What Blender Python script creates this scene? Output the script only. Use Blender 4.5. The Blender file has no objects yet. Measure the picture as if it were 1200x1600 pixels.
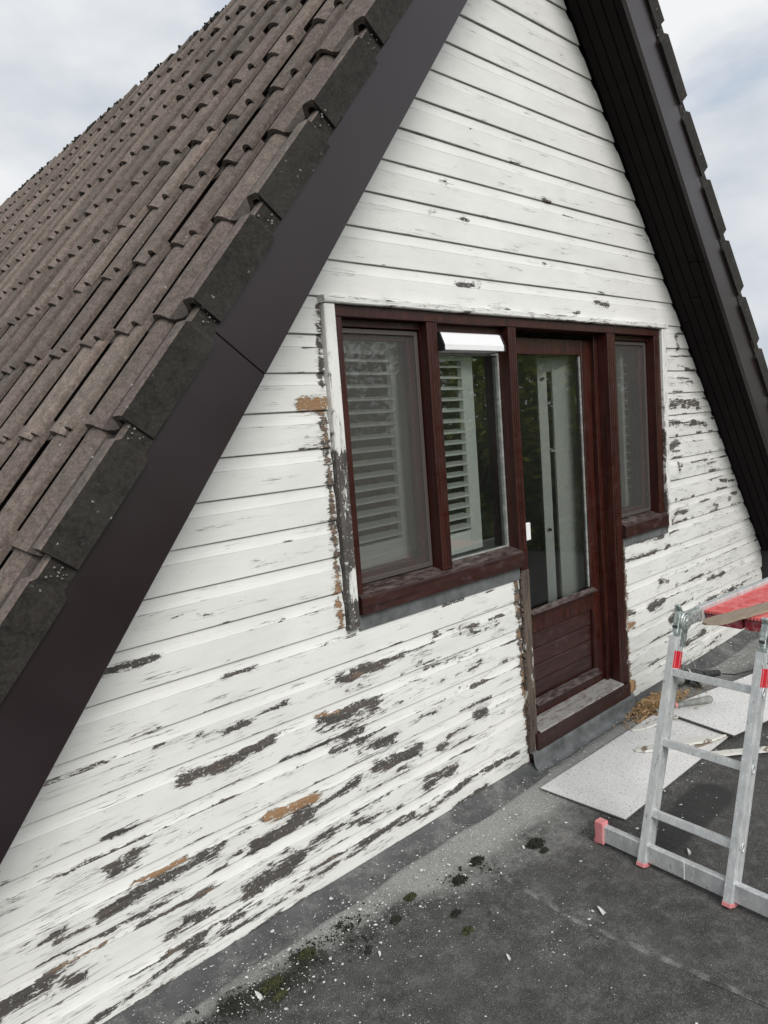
import bpy, math, random
import numpy as np
from mathutils import Vector, Matrix
random.seed(7); rng=np.random.default_rng(5)
SC=bpy.context.scene; COL=SC.collection
# ---------------- camera, world, sun, exposure ----------------
cam_d=bpy.data.cameras.new('camera'); cam=bpy.data.objects.new('camera',cam_d); COL.objects.link(cam)
YAW,PIT,ROL=.749586,.113876,.0754595
_f=Vector((math.sin(YAW)*math.cos(PIT),math.cos(YAW)*math.cos(PIT),-math.sin(PIT)))
_r=Vector((math.cos(YAW),-math.sin(YAW),0)); _d=_f.cross(_r)
_c,_s=math.cos(ROL),math.sin(ROL)
_R=_c*_r+_s*_d; _D=-_s*_r+_c*_d
cam.matrix_world=Matrix(((_R.x,-_D.x,-_f.x,0),(_R.y,-_D.y,-_f.y,-2.2),(_R.z,-_D.z,-_f.z,1.80),(0,0,0,1)))
cam_d.sensor_fit='VERTICAL'; cam_d.sensor_height=36; cam_d.sensor_width=27; cam_d.lens=36*1149/1600
cam_d.clip_start=.02; cam_d.clip_end=2000
SC.camera=cam
SUN_EL,SUN_AZ=math.radians(35),math.radians(196)      # azimuth clockwise from +Y
W=bpy.data.worlds.new('World'); SC.world=W; W.use_nodes=True
wt=W.node_tree; wt.nodes.clear()
def wn(t,**k):
    n=wt.nodes.new(t)
    for a,b in k.items(): setattr(n,a,b)
    return n
sky=wn('ShaderNodeTexSky',sky_type='NISHITA',sun_disc=False,sun_elevation=SUN_EL,sun_rotation=SUN_AZ)
tc=wn('ShaderNodeTexCoord'); mp=wn('ShaderNodeMapping'); mp.inputs['Scale'].default_value=(1,1,1.9)
n1=wn('ShaderNodeTexNoise'); n1.inputs['Scale'].default_value=2.3; n1.inputs['Detail'].default_value=7; n1.inputs['Roughness'].default_value=.52; n1.inputs['Distortion'].default_value=.35
n2=wn('ShaderNodeTexNoise'); n2.inputs['Scale'].default_value=4.4; n2.inputs['Detail'].default_value=6; n2.inputs['Roughness'].default_value=.5
r1=wn('ShaderNodeMapRange'); r1.inputs['From Min'].default_value=.34; r1.inputs['From Max'].default_value=.47; r1.inputs['To Min'].default_value=.35
cr=wn('ShaderNodeValToRGB'); e=cr.color_ramp
e.elements[0].position=.3; e.elements[0].color=(4.1,4.45,4.9,1); e.elements[1].position=.62; e.elements[1].color=(6.3,6.4,6.5,1)
mx=wn('ShaderNodeMix',data_type='RGBA'); bg=wn('ShaderNodeBackground'); bg.inputs['Strength'].default_value=.1; wo=wn('ShaderNodeOutputWorld')
L=wt.links.new
L(tc.outputs['Generated'],mp.inputs['Vector']); L(mp.outputs[0],n1.inputs['Vector']); L(mp.outputs[0],n2.inputs['Vector'])
L(n1.outputs[0],r1.inputs['Value']); L(n2.outputs[0],cr.inputs[0])
L(r1.outputs[0],mx.inputs['Factor']); L(sky.outputs[0],mx.inputs['A']); L(cr.outputs[0],mx.inputs['B'])
L(mx.outputs['Result'],bg.inputs['Color']); L(bg.outputs[0],wo.inputs['Surface'])
sl=bpy.data.lights.new('sun','SUN'); sl.energy=1.8; sl.angle=math.radians(30); sl.color=(1,.97,.92)
so=bpy.data.objects.new('sun',sl); COL.objects.link(so)
sd=Vector((math.sin(SUN_AZ)*math.cos(SUN_EL),math.cos(SUN_AZ)*math.cos(SUN_EL),math.sin(SUN_EL)))
so.rotation_euler=sd.to_track_quat('Z','Y').to_euler(); so.location=sd*20
SC.view_settings.view_transform='Standard'; SC.view_settings.look='None'; SC.view_settings.exposure=0.50; SC.view_settings.gamma=1
SC.view_settings.use_curve_mapping=False
SC.render.engine='CYCLES'

# ---------------- material helpers ----------------
class MT:
    def __init__(s,name,rough=.7,metal=0,spec=.5):
        s.m=bpy.data.materials.new(name); s.m.use_nodes=True; s.t=s.m.node_tree; s.b=s.t.nodes['Principled BSDF']
        s.b.inputs['Roughness'].default_value=rough; s.b.inputs['Metallic'].default_value=metal; s.b.inputs['Specular IOR Level'].default_value=spec
        s.out=s.t.nodes['Material Output']
    def n(s,t,**k):
        x=s.t.nodes.new(t)
        for a,b in k.items(): setattr(x,a,b)
        return x
    def l(s,a,b): s.t.links.new(a,b)
    def put(s,sock,v):
        if v is None: return
        if hasattr(v,'is_output'): s.l(v,sock)
        elif isinstance(v,tuple) and len(v)==3 and sock.type=='RGBA': sock.default_value=(*v,1)
        else: sock.default_value=v
    def pos(s,scale=(1,1,1),kind='w'):
        if kind=='w': o=s.n('ShaderNodeNewGeometry').outputs['Position']
        else: o=s.n('ShaderNodeTexCoord').outputs['Object']
        m=s.n('ShaderNodeVectorMath',operation='MULTIPLY'); s.l(o,m.inputs[0]); m.inputs[1].default_value=scale
        return m.outputs[0]
    def noise(s,vec,scale=1,detail=5,rough=.6,dist=0,col=False):
        x=s.n('ShaderNodeTexNoise'); s.l(vec,x.inputs['Vector'])
        for k,v in (('Scale',scale),('Detail',detail),('Roughness',rough),('Distortion',dist)): x.inputs[k].default_value=v
        return x.outputs[1 if col else 0]
    def vor(s,vec,scale,feat='F1'):
        x=s.n('ShaderNodeTexVoronoi',feature=feat); s.l(vec,x.inputs['Vector']); x.inputs['Scale'].default_value=scale
        return x.outputs['Distance']
    def mr(s,v,a,b,c=0,d=1,smooth=False):
        x=s.n('ShaderNodeMapRange'); 
        if smooth: x.interpolation_type='SMOOTHSTEP'
        s.put(x.inputs[0],v)
        for i,q in enumerate((a,b,c,d)): x.inputs[1+i].default_value=q
        return x.outputs[0]
    def ma(s,op,a,b=0,c=None):
        x=s.n('ShaderNodeMath',operation=op); s.put(x.inputs[0],a); s.put(x.inputs[1],b)
        if c is not None: s.put(x.inputs[2],c)
        return x.outputs[0]
    def mix(s,f,a,b,mode='MIX'):
        x=s.n('ShaderNodeMix',data_type='RGBA',blend_type=mode); s.put(x.inputs['Factor'],f); s.put(x.inputs['A'],a); s.put(x.inputs['B'],b)
        return x.outputs['Result']
    def attr(s,name): return s.n('ShaderNodeAttribute',attribute_name=name).outputs['Fac']
    def rnd(s): return s.n('ShaderNodeObjectInfo').outputs['Random']
    def bump(s,h,strength=.3,dist=.002):
        x=s.n('ShaderNodeBump'); s.l(h,x.inputs['Height']); x.inputs['Strength'].default_value=strength; x.inputs['Distance'].default_value=dist
        s.l(x.outputs[0],s.b.inputs['Normal'])
    def col(s,v): s.put(s.b.inputs['Base Color'],v)
    def rough(s,v): s.put(s.b.inputs['Roughness'],v)
M={}
# white peeling paint over weathered boards
def paintmat(name,vert):
    m=MT(name,.45)
    def P(x,y,z): return m.pos((z,y,x) if vert else (x,y,z))
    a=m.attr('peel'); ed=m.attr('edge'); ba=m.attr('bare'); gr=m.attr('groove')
    wn_=m.noise(P(6,6,14),2,3,.5,col=True)
    def warp(s,amt):
        q=m.n('ShaderNodeVectorMath',operation='MULTIPLY_ADD'); m.l(wn_,q.inputs[0]); q.inputs[1].default_value=(amt,amt,amt); m.l(P(*s),q.inputs[2]); return q.outputs[0]
    n0=m.noise(warp((4.5,4.5,19),.5),2,12,.66,.2); n1=m.noise(warp((9,9,120),.5),2,6,.7); n2=m.noise(m.pos((1,1,1)),70,5,.7)
    nb=m.noise(P(1.3,1,9),1.7,4,.6)
    v=m.ma('ADD',m.ma('MULTIPLY',a,.56),m.ma('MULTIPLY',m.ma('SUBTRACT',n0,.5),1.55))
    v=m.ma('ADD',v,m.ma('MULTIPLY',m.ma('SUBTRACT',n1,.5),.62))
    v=m.ma('ADD',v,m.ma('MULTIPLY',m.ma('SUBTRACT',n2,.5),.42))
    v=m.ma('ADD',v,m.ma('MULTIPLY',ed,m.mr(nb,.42,.70,.0,.60)))
    cn=m.noise(P(1.6,1,42),2,4,.55,.25); cz=m.noise(P(2.2,1,12),2,3,.5); crk=m.ma('MULTIPLY',m.mr(m.ma('ABSOLUTE',m.ma('SUBTRACT',cn,.5)),.006,.016,1,0),m.mr(m.ma('ADD',cz,m.ma('MULTIPLY',m.ma('MINIMUM',a,.5),.55)),.56,.68))
    crk=m.ma('MULTIPLY',crk,m.mr(n1,.40,.56))
    mask=m.ma('MAXIMUM',m.mr(v,.405,.425),m.ma('MULTIPLY',crk,.85)); near=m.mr(v,.30,.41)
    fib=m.noise(P(3,3,190),1.5,6,.72); big=m.noise(P(6,6,20),1.5,3,.5)
    dark=m.mix(m.mr(fib,.30,.68),(.010,.010,.010),(.115,.105,.098)); dark=m.mix(m.ma('MULTIPLY',m.mr(nb,.48,.62),.5),dark,m.mix(fib,(.040,.032,.028),(.20,.165,.14)))
    tan=m.mix(fib,(.13,.075,.035),(.40,.24,.13))
    wood=m.mix(m.mr(m.ma('ADD',ba,m.ma('MULTIPLY',m.ma('SUBTRACT',big,.5),.8)),.36,.62),dark,tan)
    wood=m.mix(m.mr(n2,.58,.66,0,.8),wood,(.62,.63,.60))
    grime=m.noise(P(1.2,1,2.5),2.2,6,.65)
    white=m.mix(m.mr(grime,.35,.7),(.69,.695,.67),(.785,.79,.765))
    st=m.noise(P(2.2,1,60),2,5,.65); white=m.mix(m.mr(st,.58,.78,0,.5),white,(.50,.52,.49))
    white=m.mix(m.ma('MULTIPLY',near,.5),white,(.52,.50,.46))
    white=m.mix(m.mr(n2,.64,.72,0,.35),white,(.40,.40,.37))
    sp=m.vor(m.pos((1,1,1)),26); white=m.mix(m.mr(sp,.03,.06,.75,0),white,m.mix(m.mr(grime,.45,.5),white,(.16,.15,.14)))
    c=m.mix(mask,white,wood)
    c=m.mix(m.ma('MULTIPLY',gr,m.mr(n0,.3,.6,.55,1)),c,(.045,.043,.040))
    m.col(c); m.rough(m.mr(mask,0,1,.42,.88))
    lift=m.mr(v,.33,.41,0,.7)
    hh=m.ma('ADD',m.ma('MULTIPLY',m.noise(P(5,1,30),1,3,.5),1.6),m.ma('SUBTRACT',lift,m.ma('MULTIPLY',mask,2.0))); hh=m.ma('ADD',hh,m.ma('ADD',m.ma('MULTIPLY',fib,.45),m.ma('MULTIPLY',st,.3)))
    m.bump(hh,.6,.0015); return m.m
M['paint']=paintmat('peeling_paint',False); M['paintv']=paintmat('peeling_trim_paint',True)
# mahogany stained frame
m=MT('red_brown_wood',.33); M['frame']=m.m
fv=m.noise(m.pos((55,55,2.2)),1.2,6,.65); fh=m.noise(m.pos((9,9,9)),2,6,.6)
c=m.mix(m.mr(fv,.3,.7),(.0105,.0026,.0020),(.058,.0125,.0078)); c=m.mix(m.mr(fh,.62,.85,0,.3),c,(.08,.055,.045))
m.col(c); m.rough(m.mr(fh,.3,.75,.22,.6)); m.bump(fv,.15,.001)
m=MT('red_brown_wood_horizontal',.36); M['frameh']=m.m
fv=m.noise(m.pos((2.5,60,60)),1.2,6,.65); fh=m.noise(m.pos((7,9,14)),2,7,.65)
c=m.mix(m.mr(fv,.3,.7),(.012,.004,.0035),(.048,.015,.012)); c=m.mix(m.mr(fh,.56,.8,0,.4),c,(.15,.115,.105))
m.col(c); m.rough(m.mr(fh,.3,.75,.28,.7)); m.bump(fv,.15,.001)
m=MT('dusty_sill_top',.85); M['dusty']=m.m
fh=m.noise(m.pos((7,26,20)),2.0,8,.7); f2=m.noise(m.pos((1,1,1)),120,4,.7); c=m.mix(m.mr(fh,.34,.52),(.10,.065,.06),(.31,.30,.285)); m.col(m.mix(m.mr(f2,.5,.7),c,(.42,.41,.39)))
m=MT('dusty_brown_sill',.6); M['sillbrown']=m.m
fh=m.noise(m.pos((7,26,20)),2.0,8,.7); c=m.mix(m.mr(fh,.42,.72),(.022,.009,.008),(.17,.14,.13)); m.col(c)
m=MT('weathered_post',.85); M['post']=m.m
fv=m.noise(m.pos((60,60,5)),1.5,7,.7); fb=m.noise(m.pos((20,20,6)),1.5,5,.6)
c=m.mix(m.mr(fv,.3,.7),(.016,.012,.010),(.15,.115,.09)); m.col(m.mix(m.mr(fb,.58,.64),c,(.55,.54,.5))); m.bump(fv,.6,.003)
m=MT('black_brown_paint',.36,0,.62); M['barge']=m.m
fb=m.noise(m.pos((1.5,1,1.5)),1.5,3,.5); sp=m.vor(m.pos((1,1,1)),9)
c=m.mix(m.mr(fb,.35,.65),(.0125,.0058,.0078),(.0175,.0105,.0130)); c=m.mix(m.ma('MULTIPLY',m.mr(sp,.022,.034,.8,0),m.mr(m.noise(m.pos((1,1,1)),3,2,.5),.5,.54)),c,(.34,.33,.32)); m.col(c); m.rough(m.mr(fb,.3,.7,.3,.42))
m.bump(m.noise(m.pos((3,3,3)),3,4,.5),.15,.002)
m=MT('soffit_black',.5); M['soffit']=m.m
fb=m.noise(m.pos((8,1,8)),1.5,4,.6); m.col(m.mix(fb,(.0068,.0044,.0048),(.0145,.0100,.0108))); m.b.inputs['Specular IOR Level'].default_value=.15; m.rough(.8)
m=MT('black_trim',.6); M['black']=m.m; m.col((.012,.012,.013))
# concrete tiles
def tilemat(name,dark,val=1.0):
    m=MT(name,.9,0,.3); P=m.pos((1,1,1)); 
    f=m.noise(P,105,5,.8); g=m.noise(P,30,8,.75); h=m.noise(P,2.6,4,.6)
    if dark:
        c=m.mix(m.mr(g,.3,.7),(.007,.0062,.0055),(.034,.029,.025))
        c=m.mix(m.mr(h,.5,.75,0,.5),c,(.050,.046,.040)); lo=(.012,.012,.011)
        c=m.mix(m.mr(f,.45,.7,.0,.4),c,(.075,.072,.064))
    else:
        c=m.mix(m.mr(g,.3,.7),(.105,.081,.070),(.27,.218,.192))
        c=m.mix(m.mr(f,.36,.55,.7,0),c,(.045,.039,.036))
        c=m.mix(m.mr(h,.4,.7,0,.45),c,(.105,.100,.084))
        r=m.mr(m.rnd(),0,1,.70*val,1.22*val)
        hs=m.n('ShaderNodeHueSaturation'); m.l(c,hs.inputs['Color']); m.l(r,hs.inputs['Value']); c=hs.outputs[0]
    s=m.vor(m.pos((1,1,1)),26); ss=m.noise(P,5,2,.5)
    k=m.ma('MULTIPLY',m.mr(m.ma('ADD',s,m.ma('MULTIPLY',m.ma('SUBTRACT',f,.5),.9)),.05,.09,1,0),m.mr(ss,.50,.60)); c=m.mix(m.ma('MULTIPLY',k,.75),c,(.42,.42,.38))
    m.col(c); m.bump(m.ma('ADD',f,m.ma('MULTIPLY',g,1.2)),.7,.004); return m.m
M['tile']=tilemat('concrete_tile',False); M['trough']=tilemat('tile_channel_shade',False,.50); M['tiledark']=tilemat('algae_and_gap_shade_tile',True)  # trough: darker copy, channel shade in the colour; tiledark: algae, also gap shade
m=MT('mossy_ridge',.95); M['ridge']=m.m
P=m.pos(); g=m.noise(P,14,6,.7); m.col(m.mix(m.mr(g,.35,.65),(.018,.019,.014),(.085,.082,.06))); m.bump(g,1,.02)
# roofing felt
m=MT('bitumen_felt',.82,0,.4); M['deck']=m.m
P=m.pos(); a=m.attr('dust'); mo=m.attr('moss'); wet=m.attr('wet')
g=m.noise(P,4.5,9,.7,.1); h=m.noise(P,28,8,.75); f=m.noise(P,220,4,.8); gr_=m.vor(P,210)
c=m.mix(m.mr(g,.3,.7),(.036,.0355,.034),(.118,.116,.111)); c=m.mix(m.mr(h,.35,.7),m.mix(.5,c,(.018,.018,.018)),c)
c=m.mix(m.mr(m.noise(m.pos((2,5,1)),3,9,.75,.2),.53,.72,0,.45),c,(.17,.17,.165))
g3=m.noise(P,13,9,.82,.1); c=m.mix(m.mr(g3,.50,.66,0,.75),c,(.155,.153,.148)); c=m.mix(m.mr(g3,.30,.42,.8,0),c,(.017,.017,.017)); c=m.mix(m.mr(f,.56,.66,0,.75),c,(.34,.34,.33)); c=m.mix(m.mr(f,.34,.44,.7,0),c,(.012,.012,.012))
dv=m.ma('ADD',a,m.ma('MULTIPLY',m.ma('SUBTRACT',g,.5),.9)); dv=m.ma('ADD',dv,m.ma('MULTIPLY',m.ma('SUBTRACT',h,.5),.6))
dm=m.mr(dv,.25,.85); dc=m.mix(m.mr(f,.3,.65),(.17,.17,.165),(.43,.43,.41)); dc=m.mix(m.mr(gr_,.2,.45,.5,0),dc,(.62,.62,.60))
c=m.mix(m.ma('MULTIPLY',dm,m.mr(f,.25,.5,.45,.92)),c,dc)
mv=m.mr(m.ma('ADD',mo,m.ma('MULTIPLY',m.ma('SUBTRACT',h,.5),1.6)),.42,.6); mc=m.mix(m.mr(f,.4,.6),(.012,.013,.010),(.050,.052,.042))
c=m.mix(m.ma('MULTIPLY',mv,.9),c,mc)
vk=m.ma('MULTIPLY',m.mr(m.vor(P,170),.14,.24,1,0),m.mr(m.noise(P,6,6,.75),.44,.60,.12,.85)); c=m.mix(vk,c,(.36,.355,.34)); vk2=m.mr(m.vor(m.pos((1,1.3,1)),95),.16,.26,.7,0); c=m.mix(m.ma('MULTIPLY',vk2,m.mr(m.noise(P,9,5,.7),.52,.62)),c,(.012,.012,.012))
wv=m.mr(m.ma('ADD',wet,m.ma('MULTIPLY',m.ma('SUBTRACT',g,.5),.5)),.4,.55,0,.72); c=m.mix(wv,c,(.014,.015,.016))
m.col(c); m.rough(m.mr(wv,0,.7,.85,.6)); m.bump(m.ma('ADD',m.ma('MULTIPLY',h,1.0),m.ma('ADD',m.ma('MULTIPLY',f,.8),m.ma('MULTIPLY',g,2.0))),.7,.005)
m=MT('felt_upstand',.6); M['upstand']=m.m
P=m.pos(); g=m.noise(P,6,7,.65); f=m.noise(P,160,3,.7); v=m.vor(P,38)
c=m.mix(m.mr(g,.3,.7),(.045,.047,.048),(.105,.107,.108)); c=m.mix(m.mr(f,.6,.75,0,.5),c,(.3,.3,.3)); c=m.mix(m.mr(v,.05,.08,.7,0),c,(.42,.42,.40))
d2=m.mr(m.noise(P,5,8,.75),.48,.66,0,.75); c=m.mix(d2,c,m.mix(m.mr(f,.35,.6),(.13,.13,.125),(.30,.295,.285))); k2=m.mr(m.noise(m.pos((1.5,4,4)),6,8,.8),.34,.42,.8,0); c=m.mix(k2,c,(.016,.016,.016)); m.col(c); m.bump(m.noise(P,9,4,.5),.4,.004)
m=MT('lead_sheet',.5,.2); M['lead']=m.m
P=m.pos(); g=m.noise(P,12,6,.65); m.col(m.mix(m.mr(g,.3,.7),(.075,.080,.083),(.19,.20,.205))); m.bump(g,.3,.003)
m=MT('aluminium',.40,.45); M['alu']=m.m
P=m.pos(); g=m.noise(m.pos((9,9,4)),3,7,.7); s=m.noise(m.pos((30,30,12)),2,6,.7)
c=m.mix(m.mr(g,.3,.7),(.50,.52,.53),(.70,.72,.72)); c=m.mix(m.mr(s,.57,.62,0,.8),c,(.78,.80,.78)); c=m.mix(m.mr(s,.33,.39,.75,0),c,(.15,.16,.16))
m.col(c); m.rough(m.mr(g,.3,.7,.32,.58))
m=MT('galvanised',.5,.6); M['galv']=m.m
g=m.noise(m.pos((20,20,20)),3,7,.7); m.col(m.mix(m.mr(g,.4,.6),(.22,.27,.26),(.62,.68,.66)))
def plastic(name,c1,c2,r=.5,sc=14):
    m=MT(name,r); g=m.noise(m.pos((1,1,1)),sc,7,.7); m.col(m.mix(m.mr(g,.45,.7),c1,c2)); return m.m
M['red']=plastic('red_panel_top',(.62,.085,.085),(.74,.27,.26),.5,22)
M['redside']=plastic('red_panel_edge',(.33,.012,.03),(.62,.35,.36),.5,40)
M['redtape']=plastic('red_tape',(.55,.012,.03),(.62,.05,.06),.3)
M['pink']=plastic('faded_pink_cap',(.62,.22,.23),(.70,.36,.36),.5)
M['blackp']=plastic('black_plastic',(.014,.015,.016),(.10,.10,.10),.5,30)
M['greyp']=plastic('grey_plastic',(.20,.21,.20),(.42,.42,.40),.6,30)
M['white']=plastic('white_enamel',(.80,.80,.82),(.76,.77,.79),.3)
M['shutter']=plastic('shutter_white',(.92,.94,.91),(.90,.92,.89),.45)
M['interior']=plastic('room_wall',(.55,.56,.53),(.60,.60,.57),.8)
M['floorwood']=plastic('room_floor',(.05,.035,.025),(.08,.055,.035),.5)
M['bark']=plastic('bark',(.05,.04,.03),(.10,.08,.06),.9)
M['lawn']=plastic('lawn',(.015,.028,.008),(.03,.045,.015),.95,2)
M['outerwall']=plastic('brick_below',(.20,.10,.07),(.26,.14,.10),.9,6)
M['moss']=plastic('dry_moss',(.010,.011,.008),(.035,.038,.022),.95,60)
M['mortar']=plastic('pale_lichen_mortar',(.20,.20,.18),(.05,.05,.045),.95,60)
M['mossgreen']=plastic('green_moss',(.028,.031,.010),(.075,.078,.030),.95,60)
M['flake']=plastic('paint_flake',(.68,.70,.68),(.50,.50,.48),.6,40)
M['chip']=plastic('rotten_wood_chip',(.42,.28,.14),(.16,.10,.055),.85,60)
m=MT('white_board_sheet',.5); M['sheet']=m.m
P=m.pos(); v=m.noise(m.pos((26,70,30)),2.0,7,.85); w=m.noise(P,5,3,.5); m.col(m.mix(m.mr(v,.55,.61),m.mix(m.mr(w,.3,.7),(.74,.74,.735),(.83,.83,.825)),(.16,.16,.155)))
m=MT('sheet_edge',.7); M['sheetedge']=m.m; m.col(m.mix(m.noise(m.pos(),30,4,.6),(.05,.05,.05),(.22,.22,.21)))
m=MT('splintered_wood',.85); M['splint']=m.m
fv=m.noise(m.pos((6,90,90)),1.2,7,.7); fb=m.noise(m.pos((9,20,20)),1.4,5,.6)
m.col(m.mix(m.mr(m.ma('ADD',fb,m.ma('MULTIPLY',m.ma('SUBTRACT',fv,.5),.5)),.36,.42),m.mix(fv,(.10,.075,.055),(.36,.29,.21)),(.66,.66,.62))); m.bump(fv,.5,.003)
m=MT('grey_plank',.85); M['plank']=m.m
fv=m.noise(m.pos((4,80,80)),1.2,7,.7); m.col(m.mix(fv,(.12,.095,.07),(.40,.33,.25))); m.bump(fv,.6,.003)
def leafmat(name,c1,c2):
    m=MT(name,.6); c=m.mix(m.mr(m.noise(m.pos((1,1,1)),1.2,4,.6),.35,.65),c1,c2); m.col(c)
    t=m.n('ShaderNodeBsdfTranslucent'); m.l(c,t.inputs['Color']); s=m.n('ShaderNodeMixShader'); s.inputs[0].default_value=.5
    m.l(m.b.outputs[0],s.inputs[1]); m.l(t.outputs[0],s.inputs[2]); m.l(s.outputs[0],m.out.inputs['Surface']); return m.m
M['leafdark']=leafmat('dark_leaf',(.055,.10,.022),(.18,.24,.055)); M['leaflight']=leafmat('yellow_green_leaf',(.38,.42,.06),(.58,.55,.10))
# glass: clear pane that mirrors the garden
m=MT('window_glass',.02); M['glass']=m.m
fr=m.n('ShaderNodeFresnel'); fr.inputs['IOR'].default_value=1.95
tr=m.n('ShaderNodeBsdfTransparent'); tr.inputs['Color'].default_value=(.95,.99,.965,1); gl=m.n('ShaderNodeBsdfGlossy'); gl.inputs['Roughness'].default_value=.004; gl.inputs['Color'].default_value=(.95,1,.97,1)
ms=m.n('ShaderNodeMixShader'); m.l(fr.outputs[0],ms.inputs[0]); m.l(tr.outputs[0],ms.inputs[1]); m.l(gl.outputs[0],ms.inputs[2])
df=m.n('ShaderNodeBsdfDiffuse'); df.inputs['Color'].default_value=(.5,.52,.5,1); m2=m.n('ShaderNodeMixShader'); m.l(m.mr(m.noise(m.pos(),2,3,.5),.4,.8,.008,.02),m2.inputs[0]); m.l(ms.outputs[0],m2.inputs[1]); m.l(df.outputs[0],m2.inputs[2])
m.l(m2.outputs[0],m.out.inputs['Surface'])
m=MT('insect_mesh',.7); M['mesh']=m.m
tr=m.n('ShaderNodeBsdfTransparent'); ms=m.n('ShaderNodeMixShader'); m.col((.15,.145,.14))
wv=m.n('ShaderNodeTexWave',wave_type='BANDS',bands_direction='X'); m.l(m.pos((1,1,1)),wv.inputs[0]); wv.inputs['Scale'].default_value=90
g=m.noise(m.pos((1,1,1)),2,2,.5); fac=m.ma('ADD',m.mr(g,.3,.7,.24,.29),m.ma('MULTIPLY',wv.outputs['Fac'],.05))
m.l(fac,ms.inputs[0]); m.l(tr.outputs[0],ms.inputs[1]); m.l(m.b.outputs[0],ms.inputs[2]); m.l(ms.outputs[0],m.out.inputs['Surface'])
m=MT('mesh_frame',.5,.3); M['meshframe']=m.m; m.col((.10,.085,.08))

# ---------------- mesh helpers ----------------
ORG={}
def tag(o,label=None,cat=None,group=None,kind=None):
    if label: o['label']=label
    if cat: o['category']=cat
    if group: o['group']=group
    if kind: o['kind']=kind
    return o
def empty(name,loc):
    o=bpy.data.objects.new(name,None); COL.objects.link(o); o.location=loc; ORG[o]=Vector(loc); o.empty_display_size=.1; return o
class MB:
    def __init__(s): s.v=[]; s.f=[]; s.mi=[]
    def add(s,vs,fs,mi=0):
        b=len(s.v); s.v+= [tuple(x) for x in vs]; s.f+=[tuple(b+i for i in f) for f in fs]; s.mi+=[mi]*len(fs); return s
    def box(s,x0,x1,y0,y1,z0,z1,mi=0,top=None):
        v=[(x,y,z) for z in (z0,z1) for y in (y0,y1) for x in (x0,x1)]
        fs=[(0,2,3,1),(4,5,7,6),(0,1,5,4),(2,6,7,3),(0,4,6,2),(1,3,7,5)]
        s.add(v,fs,mi)
        if top is not None: s.mi[-5]=top
        return s
    def obox(s,c,a,b,d,mi=0):   # centre and three half axes
        c,a,b,d=map(Vector,(c,a,b,d)); v=[c+i*a+j*b+k*d for k in (-1,1) for j in (-1,1) for i in (-1,1)]
        return s.add(v,[(0,2,3,1),(4,5,7,6),(0,1,5,4),(2,6,7,3),(0,4,6,2),(1,3,7,5)],mi)
    def prism(s,poly,y0,y1,mi=0):   # poly in xz, counter-clockwise
        n=len(poly); v=[(x,y0,z) for x,z in poly]+[(x,y1,z) for x,z in poly]
        s.add(v,[tuple(range(n)),tuple(range(2*n-1,n-1,-1))]+[(i+n,(i+1)%n+n,(i+1)%n,i) for i in range(n)],mi); return s
    def tube(s,p,q,r0,r1=None,n=10,mi=0,caps=True):
        p,q=Vector(p),Vector(q); r1=r0 if r1 is None else r1; d=(q-p).normalized()
        a=d.orthogonal().normalized(); b=d.cross(a); v=[]
        for c,r in ((p,r0),(q,r1)):
            for i in range(n): t=2*math.pi*i/n; v.append(c+r*(math.cos(t)*a+math.sin(t)*b))
        fs=[(i,(i+1)%n,(i+1)%n+n,i+n) for i in range(n)]
        if caps: fs+=[tuple(range(n-1,-1,-1)),tuple(range(n,2*n))]
        return s.add(v,fs,mi)
    def build(s,name,mats,parent=None,bevel=0,smooth=False,attrs=None,segs=1):
        v=np.array(s.v,float); c=Vector(((v.min(0)+v.max(0))/2).tolist()) if parent is not None else Vector(((v.min(0)+v.max(0))/2).tolist())
        if parent is None: c.z=float(v[:,2].min())
        me=bpy.data.meshes.new(name); me.from_pydata([(x-c.x,y-c.y,z-c.z) for x,y,z in s.v],[],s.f)
        if not isinstance(mats,(list,tuple)): mats=[mats]
        for m in mats: me.materials.append(M[m] if isinstance(m,str) else m)
        me.polygons.foreach_set('material_index',s.mi)
        if smooth: me.polygons.foreach_set('use_smooth',[True]*len(s.f))
        if attrs:
            for k,val in attrs.items():
                at=me.attributes.new(k,'FLOAT','POINT'); at.data.foreach_set('value',np.asarray(val,np.float32))
        o=bpy.data.objects.new(name,me); COL.objects.link(o); ORG[o]=c
        if parent is not None: o.parent=parent; o.location=c-ORG[parent]
        else: o.location=c
        if bevel:
            bv=o.modifiers.new('bevel','BEVEL'); bv.width=bevel; bv.segments=segs; bv.limit_method='ANGLE'; bv.angle_limit=math.radians(40)
        return o
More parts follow.
